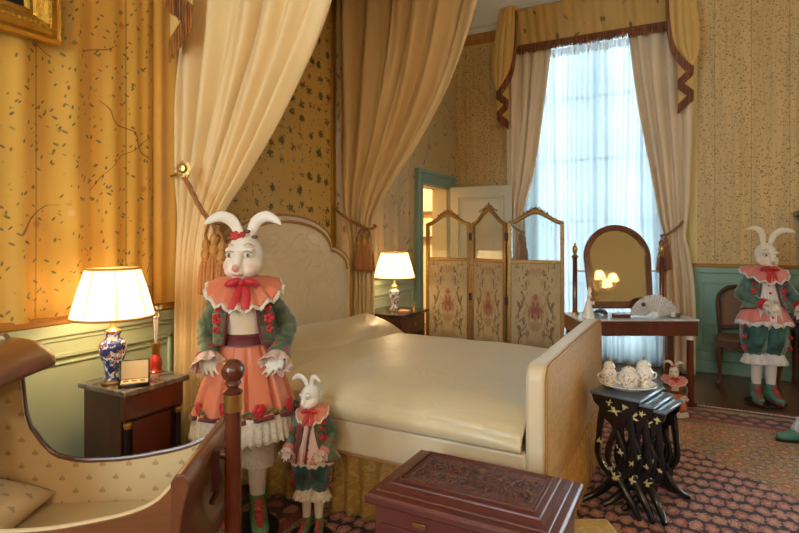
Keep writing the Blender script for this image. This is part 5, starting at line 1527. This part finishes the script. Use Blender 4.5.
    def colb(u, v):
        a = col(u, 1); b = col(u, .9); d = Vector(a)-Vector(b); r = (.012+.006*abs(math.sin(u*PI*npl*2.5)))*v
        return tuple(Vector(a)+d.normalized()*r+Vector((0,0,-.35*r)))
    MB(sm).grid(colb, npl*12, 3).build('lace_edging', pal['lace'], c, smooth=60, solid=.003*S)
    # bow at the throat
    b = MB(sm @ Matrix.Translation((0,-.012,0)))
    fy = -.085
    for s in (-1,1):
        b.ell((s*.042,fy-.02,1.215), (.042,.02,.02), 12, 8, rot=Matrix.Rotation(s*.35,3,'Y'))
        b.tube([(s*.006,fy-.02,1.205),(s*.02,fy-.05,1.16),(s*.03-.01,fy-.075,1.095)], [.012,.018,.02], 8, sub=3, flat=.22, up=(0,1,0))
    b.ell((0,fy-.025,1.213), (.017,.017,.018), 12, 8)
    b.build('bow', M_red, t)
    # ---- jacket: open-fronted shell with sleeves
    jz0, jz1 = pal.get('jz', (.90, 1.14)); op0, op1 = pal.get('open', (.42, .62))
    def jac(u, v):
        z = lerp(jz1, jz0, v); op = lerp(op0, op1, v); a = -PI/2+op+(2*PI-2*op)*u
        r = interp([(.6,.2,.15),(.75,.175,.13),(.9,.135,.112),(1.0,.138,.118),(1.08,.142,.112),(1.15,.09,.07)], z)
        fl = 1+pal.get('flare',.18)*v*v
        k = 1+.02*math.sin(a*9+z*20)
        return (r[0]*fl*k*math.cos(a), r[1]*fl*k*math.sin(a), z+.03*v*math.cos(a+PI/2)*pal.get('point',1))
    j = MB(sm).grid(jac, 60, 14).build('jacket', pal['jacket'], t, smooth=180, solid=.008*S)
    e = MB(sm); e.tube([jac(0,k/14) for k in range(15)]+[jac(k/60,1) for k in range(1,61)]+[jac(1,1-k/14) for k in range(1,15)], .007, 6); e.build('jacket_binding', M_maroon, j)
    for s in (-1,1):       # red flowers appliqued on the fronts
        m = MB(sm); u0 = .07 if s < 0 else .93
        u0 = .06 if s > 0 else .94
        for v, r in ((.22,.02),(.45,.026),(.68,.018)):
            p = Vector(jac(u0, v)); o_ = Vector((p.x, p.y, 0)).normalized()*.012
            for k in range(5): a = 2*PI*k/5; m.ell(p+o_+Vector((math.cos(a)*r*.6,0,math.sin(a)*r*.6)), (r*.5,r*.35,r*.5), 8, 6)
        m.build('applique_flowers', M_red, j)
    for s, (el, wr, hand) in zip((-1,1), arms):
        sh = Vector((s*.118,0,1.125)); el = Vector(el); wr = Vector(wr)
        pts = [sh, sh.lerp(el,.45), el, el.lerp(wr,.5), el.lerp(wr,.86)]
        m = MB(sm); P = []; Rr = []
        for i in range(25):
            q = i/24*4; k = min(3, int(q)); f = q-k; P.append(pts[k].lerp(pts[k+1], f)); Rr.append(lerp([.048,.051,.049,.047,.043][k], [.048,.051,.049,.047,.043][k+1], f)*(1+.05*math.sin(i*1.9)))
        m.tube(P, Rr, 16); o = m.build('sleeve', pal['jacket'], t, smooth=60)
        d = (wr-el).normalized(); c0 = el.lerp(wr,.84)
        MB(sm).tube([c0, c0+d*.02, c0+d*.045], [.048,.053,.056], 16).build('cuff', pal['cuff'], o)
        m = MB(sm); q = d.orthogonal().normalized(); w_ = d.cross(q); c1 = c0+d*.04
        def lc(u, v):
            a = 2*PI*u; r = lerp(.046, .075+.012*math.sin(a*9), v); p_ = c1+d*(.065*v+.008*math.sin(a*7)*v)+(q*math.cos(a)+w_*math.sin(a))*r; return tuple(p_)
        m.grid(lc, 72, 5); m.build('lace_cuff', pal['cufflace'], o, smooth=60, solid=.003*S)
    # ---- shoes
    for s in (() if kneel else (-1,1)):
        T = sm @ Matrix.Translation((s*.064,0,0)) @ Matrix.Rotation(s*.16,4,'Z')
        m = MB(T); m.tube([(0,.05,.066),(0,.02,.07),(0,-.03,.064),(0,-.075,.05),(0,-.12,.044),(0,-.15,.038)], [.036,.042,.042,.043,.041,.02], 14, flat=[1,1.05,1,.78,.62,.5], up=(0,0,1), sub=3)
        m.tube([(0,.012,.07),(0,.012,.12),(0,.014,.165)], [.042,.041,.046], 16)
        sh_ = m.build('shoe', pal['shoe'], t)
        m = MB(T); ol = [(.036*math.cos(a)*(1.1 if math.sin(a) < 0 else 1), -.05+.115*math.sin(a)) for a in [2*PI*k/20 for k in range(20)]]
        m.prism(ol, .012, .032, 'z'); m.build('sole', M_shoered, sh_, bevel=.004*S)
        m = MB(T); m.tube([(0,-.038,.155),(0,-.05,.11),(0,-.085,.085),(0,-.135,.064)], [.02,.02,.022,.012], 8, flat=.35, up=(0,0,1), sub=3)
        for k in range(4): z = .15-.017*k; y = -.036-.013*k; m.tube([(-.024,y,z),(.024,y-.006,z-.012)], .004, 5); m.tube([(.024,y,z),(-.024,y-.006,z-.012)], .004, 5)
        m.build('laces', pal.get('lacecol', M_shoered), sh_)
    if base:
        MB(sm).lathe([(.0001,0),(.16,0),(.165,.005),(.165,.012),(.155,.016),(.0001,.016)], 40, (0,-.03,0), sx=pal.get('bx',1)).build('stand', M_black, t)
    if kind == 'skirt':
        MB(sm).lathe([(.105,.93),(.098,.96),(.116,1.02),(.122,1.08),(.105,1.14),(.06,1.18)], 32, sy=.95).build('bodice', M_bodice, t)
        MB(sm).lathe([(.1,.905),(.112,.915),(.107,.935),(.111,.955),(.1,.965)], 32).build('sash', M_maroon, t)
        NP = 11
        def sk_(u, v):
            a = 2*PI*u; r = interp([(0,.1),(.15,.128),(.5,.19),(1,.252)], v)[0]
            q = (u*NP+.25) % 1; w = (1 if q < .62 else 1-.17*math.sin((q-.62)/.38*PI))
            r *= lerp(1, w, min(1, v*2.2)); return (r*math.cos(a), r*.8*math.sin(a), lerp(.935, .575, v)+.006*math.sin(a*5)*v)
        k_ = MB(sm).grid(sk_, 220, 20).build('skirt', M_pinksilk, t, smooth=50, solid=.004*S)
        MB(sm).grid(lambda u, v: (lambda p: (p[0]*1.022, p[1]*1.022, p[2]))(sk_(u, lerp(.945, 1.0, v))), 220, 2).build('hem_band', M_maroon, k_, smooth=50, solid=.004*S)
        for a in (-150,-112,-70,-28,15,180):       # embroidered roses round the hem
            u = (a % 360)/360; m = MB(sm); p = Vector(sk_(u, .86)); o_ = Vector((math.cos(R_(a)), math.sin(R_(a)), .15)).normalized(); tn = Vector((-o_.y, o_.x, 0)).normalized(); up_ = tn.cross(o_)*-1
            rot = Matrix((tn, o_, Vector((0,0,1)))).transposed()
            p = p+o_*.012
            for k in range(7):
                b_ = 2*PI*k/6; rr_ = .019 if k < 6 else 0; m.ell(p+tn*rr_*math.cos(b_)+Vector((0,0,1))*rr_*math.sin(b_)+o_*(.006 if k == 6 else 0), (.016,.008,.016), 10, 7, rot=rot)
            m.build('embroidered_rose', M_red, k_)
            m = MB(sm)
            for sx in (-1,1):
                for k in range(3): m.ell(p+tn*sx*(.036+.02*k)+Vector((0,0,-.014+.012*(k%2))), (.015,.005,.009), 8, 6, rot=rot)
            m.build('embroidered_leaves', M_leafgreen, k_)
        def lace(u, v):
            a = 2*PI*u; r = .236+.02*v+.007*math.sin(a*40)*v; return (r*math.cos(a), r*.8*math.sin(a), lerp(.59,.475,v)-.012*abs(math.sin(a*24))*v)
        MB(sm).grid(lace, 300, 6).build('lace_trim', pal['lace'], k_, smooth=60, solid=.003*S)
        for s in (() if kneel else (-1,1)):
            MB(sm).lathe([(.05,.30),(.075,.31),(.082,.35),(.085,.44),(.08,.52)], 24, (s*.066,0,0), flute=.05, fn=11).build('pantalette', M_lace, t)
        m = MB(HS)
        for dx, dz, r in ((-.03,1.425,.021),(.004,1.43,.013)):
            for k in range(6): a = 2*PI*k/5; rr_ = r*.6 if k < 5 else 0; m.ell((dx+rr_*math.cos(a),-.05-.004*(k==5),dz+rr_*math.sin(a)), (r*.55,r*.4,r*.55), 8, 6)
        h = m.build('hair_flowers', pal.get('hairflower', M_red), t)
        m = MB(HS)
        for dx, dz in ((-.055,1.415),(.06,1.42),(.025,1.445),(-.008,1.41)): m.ell((dx,-.045,dz), (.016,.006,.009), 8, 6)
        m.build('hair_leaves', M_walnut, h)
    else:
        def bib(u, v):
            a = -PI/2+lerp(-.62,.62,u)*(1+.15*v); r = interp([(.72,.2),(.85,.158),(1.0,.124),(1.15,.085)], lerp(1.15,.74,v))[0]
            return (r*.92*math.cos(a), r*.92*math.sin(a), lerp(1.15,.74,v))
        bb = MB(sm).grid(bib, 30, 14).build('shirt_front', pal['bib'], t, smooth=180, solid=.004*S)
        for k in range(5):
            p = bib(.5, .2+.17*k); MB(sm).ell((p[0], p[1]-.006, p[2]), (.011,.006,.011), 10, 7).build('button', M_red, bb)
        def pep(u, v):
            a = 2*PI*u; r = lerp(.145,.215,v)*(1+.05*math.sin(a*13)*v); return (r*math.cos(a), r*.82*math.sin(a), lerp(.90,.745,v)+.01*math.sin(a*6)*v)
        q_ = MB(sm).grid(pep, 160, 8).build('peplum', pal['peplum'], t, smooth=60, solid=.004*S)
        def pepl(u, v):
            p = Vector(pep(u, .97)); a = 2*PI*u; return (p.x*(1+.07*v), p.y*(1+.07*v), p.z-(.04+.01*math.sin(a*20))*v)
        MB(sm).grid(pepl, 200, 3).build('lace_trim', pal['lace'], q_, smooth=60, solid=.003*S)
        for s in (-1,1):
            def tr(u, v):
                a = 2*PI*u; r = interp([(0,.1),(.3,.112),(.7,.108),(.9,.085),(1,.07)], v)[0]*(1+.045*math.sin(a*7+v*6)+.02*math.sin(a*13)); return (s*.08+r*.95*math.cos(a), r*math.sin(a)-.005, lerp(.80,.43,v))
            o = MB(sm).grid(tr, 60, 14).build('trouser_leg', pal['trouser'], t, smooth=180, solid=.004*S)
            def kl(u, v):
                a = 2*PI*u; r = lerp(.072,.112,v)*(1+.06*math.sin(a*11)*v); return (s*.076+r*math.cos(a), r*math.sin(a)-.005, lerp(.45,.36,v)-.008*abs(math.sin(a*14))*v)
            MB(sm).grid(kl, 120, 5).build('knee_lace', pal['lace'], o, smooth=60, solid=.003*S)
            for k in range(3):
                z = .7-.1*k; m = MB(sm)
                for q in (-1,1): m.ell((s*.185+ .0, q*.022-.045, z), (.014,.026,.02), 10, 7)
                m.ell((s*.19,-.045,z), (.014,.012,.012), 8, 6); m.build('side_bow', M_red, o)
        if pal.get('ribbons'):
            for k in range(3):
                m = MB(sm); x = -.06+.045*k; m.tube([(x,-.15,1.1),(x-.02,-.185,.95),(x-.03,-.225,.76)], .012, 6, sub=4, flat=.25, up=(0,1,0)); m.build('ribbon', M_maroon if k != 1 else M_lace_pink, t)
    return t

PAL_SKIRT = dict(collar=M_pinksilk, lace=M_lace, jacket=M_velvet, cuff=M_floral, cufflace=M_lace_pink, shoe=M_shoegreen, collar_r=.175)
PAL_BOY = dict(collar=M_pinkrose, lace=M_lace_cool, jacket=M_velvet_teal, cuff=M_red, cufflace=M_lace_cool, shoe=M_shoeteal, bib=M_bib, peplum=M_pinkrose, trouser=M_teal, jz=(.84,1.14), open=(.42,.66), flare=.3, collar_r=.18, npl=13, stock=(.66,.64,.68))
PAL_SMALL = dict(collar=M_pinksilk, lace=M_lace, jacket=M_floral, cuff=M_pinkrose, cufflace=M_lace_pink, shoe=M_shoegreen, bib=M_palepink, peplum=M_pinkrose, trouser=M_teal, jz=(.74,1.14), open=(.3,.7), flare=.55, collar_r=.148, npl=12, ribbons=True, bx=1.3)
down = lambda s: ((s*.2,.02,.985), (s*.192,-.05,.885), ((-s*.25,-.3,-1), (-s*.2,-1,.3), 1 if s > 0 else -1))
arms_big = [((-.185,.03,.985), (-.165,-.055,.885), ((.35,-.35,-1), (.3,-1,.3), -1)), ((.205,.03,.985), (.17,-.075,.875), ((-.55,-.3,-1), (-.3,-1,.3), 1))]
doll('rabbit_doll', 'tall white rabbit doll in salmon skirt and green jacket beside the bed', (-1.935,2.0,.012), R_(38), 1.0, 'skirt', arms_big, turn=R_(-12), group=None, pal=PAL_SKIRT)
arms_boy = [((-.2,.0,.97), (-.06,-.155,.9), ((1,-.25,-.35), (.0,-1,.2), -1)), ((.22,.0,.99), (.235,-.12,.89), ((.1,-1,-.1), (-.3,0,1), 1))]
doll('rabbit_doll', 'white rabbit doll in green jacket and teal breeches standing before the cane chair', (.545,5.62,.012), R_(18), .95, 'coat', arms_boy, turn=R_(5), nod=R_(6), tilt=R_(4), pal=PAL_BOY, voxel=.0055,
     ears=[(.026,.0,1.41),(.036,.0,1.465),(.055,-.006,1.515),(.095,-.014,1.55),(.15,-.025,1.555),(.20,-.035,1.54)])
arms_s = [((-.2,.0,.97), (-.2,-.12,.86), ((-.1,-.6,-1), (.3,-1,.3), -1)), ((.2,.03,.97), (.14,-.1,.84), ((-.5,-.5,-.8), (-.3,-1,.3), 1))]
doll('rabbit_doll', 'small white rabbit doll with flowered jacket standing against the gold bed valance', (-1.61,2.115,.012), R_(20), .5, 'coat', arms_s, turn=R_(-26), nod=R_(8), tilt=R_(-5), pal=PAL_SMALL, voxel=.006)
PAL_TINY = dict(collar=M_pinkrose, lace=M_lace_cool, jacket=M_velvet, cuff=M_red, cufflace=M_lace_cool, shoe=M_shoeteal, collar_r=.22, npl=11, kneel=True)
doll('rabbit_doll', 'smallest rabbit doll in pink dress kneeling at the dressing table leg', (-.125,4.86,.012), R_(12), .40, 'skirt', arms_big, turn=R_(-15), pal=PAL_TINY, base=False, voxel=.008)
# shoe of a seated doll peeping in from the right
ds = thing('doll_shoe', 'teal doll shoe with white lace frill at the right edge of the rug', 'shoe', (.67,4.66,.012), R_(-70))
MB().tube([(0,.05,.05),(0,.02,.056),(0,-.03,.05),(0,-.075,.038),(0,-.12,.032),(0,-.15,.028)], [.036,.042,.042,.043,.04,.02], 14, flat=[1,1.05,1,.78,.6,.5], up=(0,0,1), sub=3).build('upper', M_shoeteal, ds)
MB().prism([(.04*math.cos(2*PI*k/20), -.05+.115*math.sin(2*PI*k/20)) for k in range(20)], 0, .018, 'z').build('sole', M_black, ds)
def dl(u, v): a = 2*PI*u; r = lerp(.05,.085,v)*(1+.06*math.sin(a*11)); return (r*math.cos(a), .03+r*math.sin(a), lerp(.15,.075,v))
MB().grid(dl, 90, 5).build('lace_frill', M_lace_cool, ds, smooth=60, solid=.003)
MB().lathe([(.05,.14),(.056,.16),(.03,.165),(.0001,.165)], 24, (0,.03,0)).tube([(0,.03,.05),(0,.03,.16)], .04, 12).build('stocking', M_lace_cool, ds)
# ---------------------------------------------------------------- camera, daylight, view
cam = bpy.data.cameras.new('camera'); co = bpy.data.objects.new('camera', cam); COL.objects.link(co)
co.location = (0,0,1.45); co.rotation_euler = (R_(90),0,R_(28.22)); cam.sensor_width = 36; cam.lens = 24.556; cam.shift_y = -31.5/799; cam.clip_start = .05
SC.camera = co
w = bpy.data.worlds.new('daylight'); SC.world = w; w.use_nodes = True
bg = w.node_tree.nodes['Background']; bg.inputs[0].default_value = (.72,.89,1,1); bg.inputs[1].default_value = SKY
def portal(name, x0, x1, z0, z1, y, rx):
    l = bpy.data.lights.new(name, 'AREA'); l.shape = 'RECTANGLE'; l.size = x1-x0; l.size_y = z1-z0; l.cycles.is_portal = True
    o = bpy.data.objects.new(name, l); COL.objects.link(o); o.location = ((x0+x1)/2, y, (z0+z1)/2); o.rotation_euler = (R_(rx),0,0)
portal('window_portal', W1[0], W1[1], .12, 3.85, YF+.24, -90)
portal('window_portal', W2[0], W2[1], .12, 3.85, YF+.24, -90)
portal('window_portal', W3[0], W3[1], .9, 3.5, YB-.17, 90)
vs = SC.view_settings; vs.view_transform = 'Standard'; vs.look = 'None'; vs.gamma = 1; vs.use_curve_mapping = False; vs.exposure = EXPO
SC.cycles.use_denoising = True
SC.cycles.max_bounces = 10; SC.cycles.diffuse_bounces = 5; SC.cycles.transparent_max_bounces = 12
SC.cycles.sample_clamp_indirect = 6
SC.cycles.caustics_reflective = False; SC.cycles.caustics_refractive = False
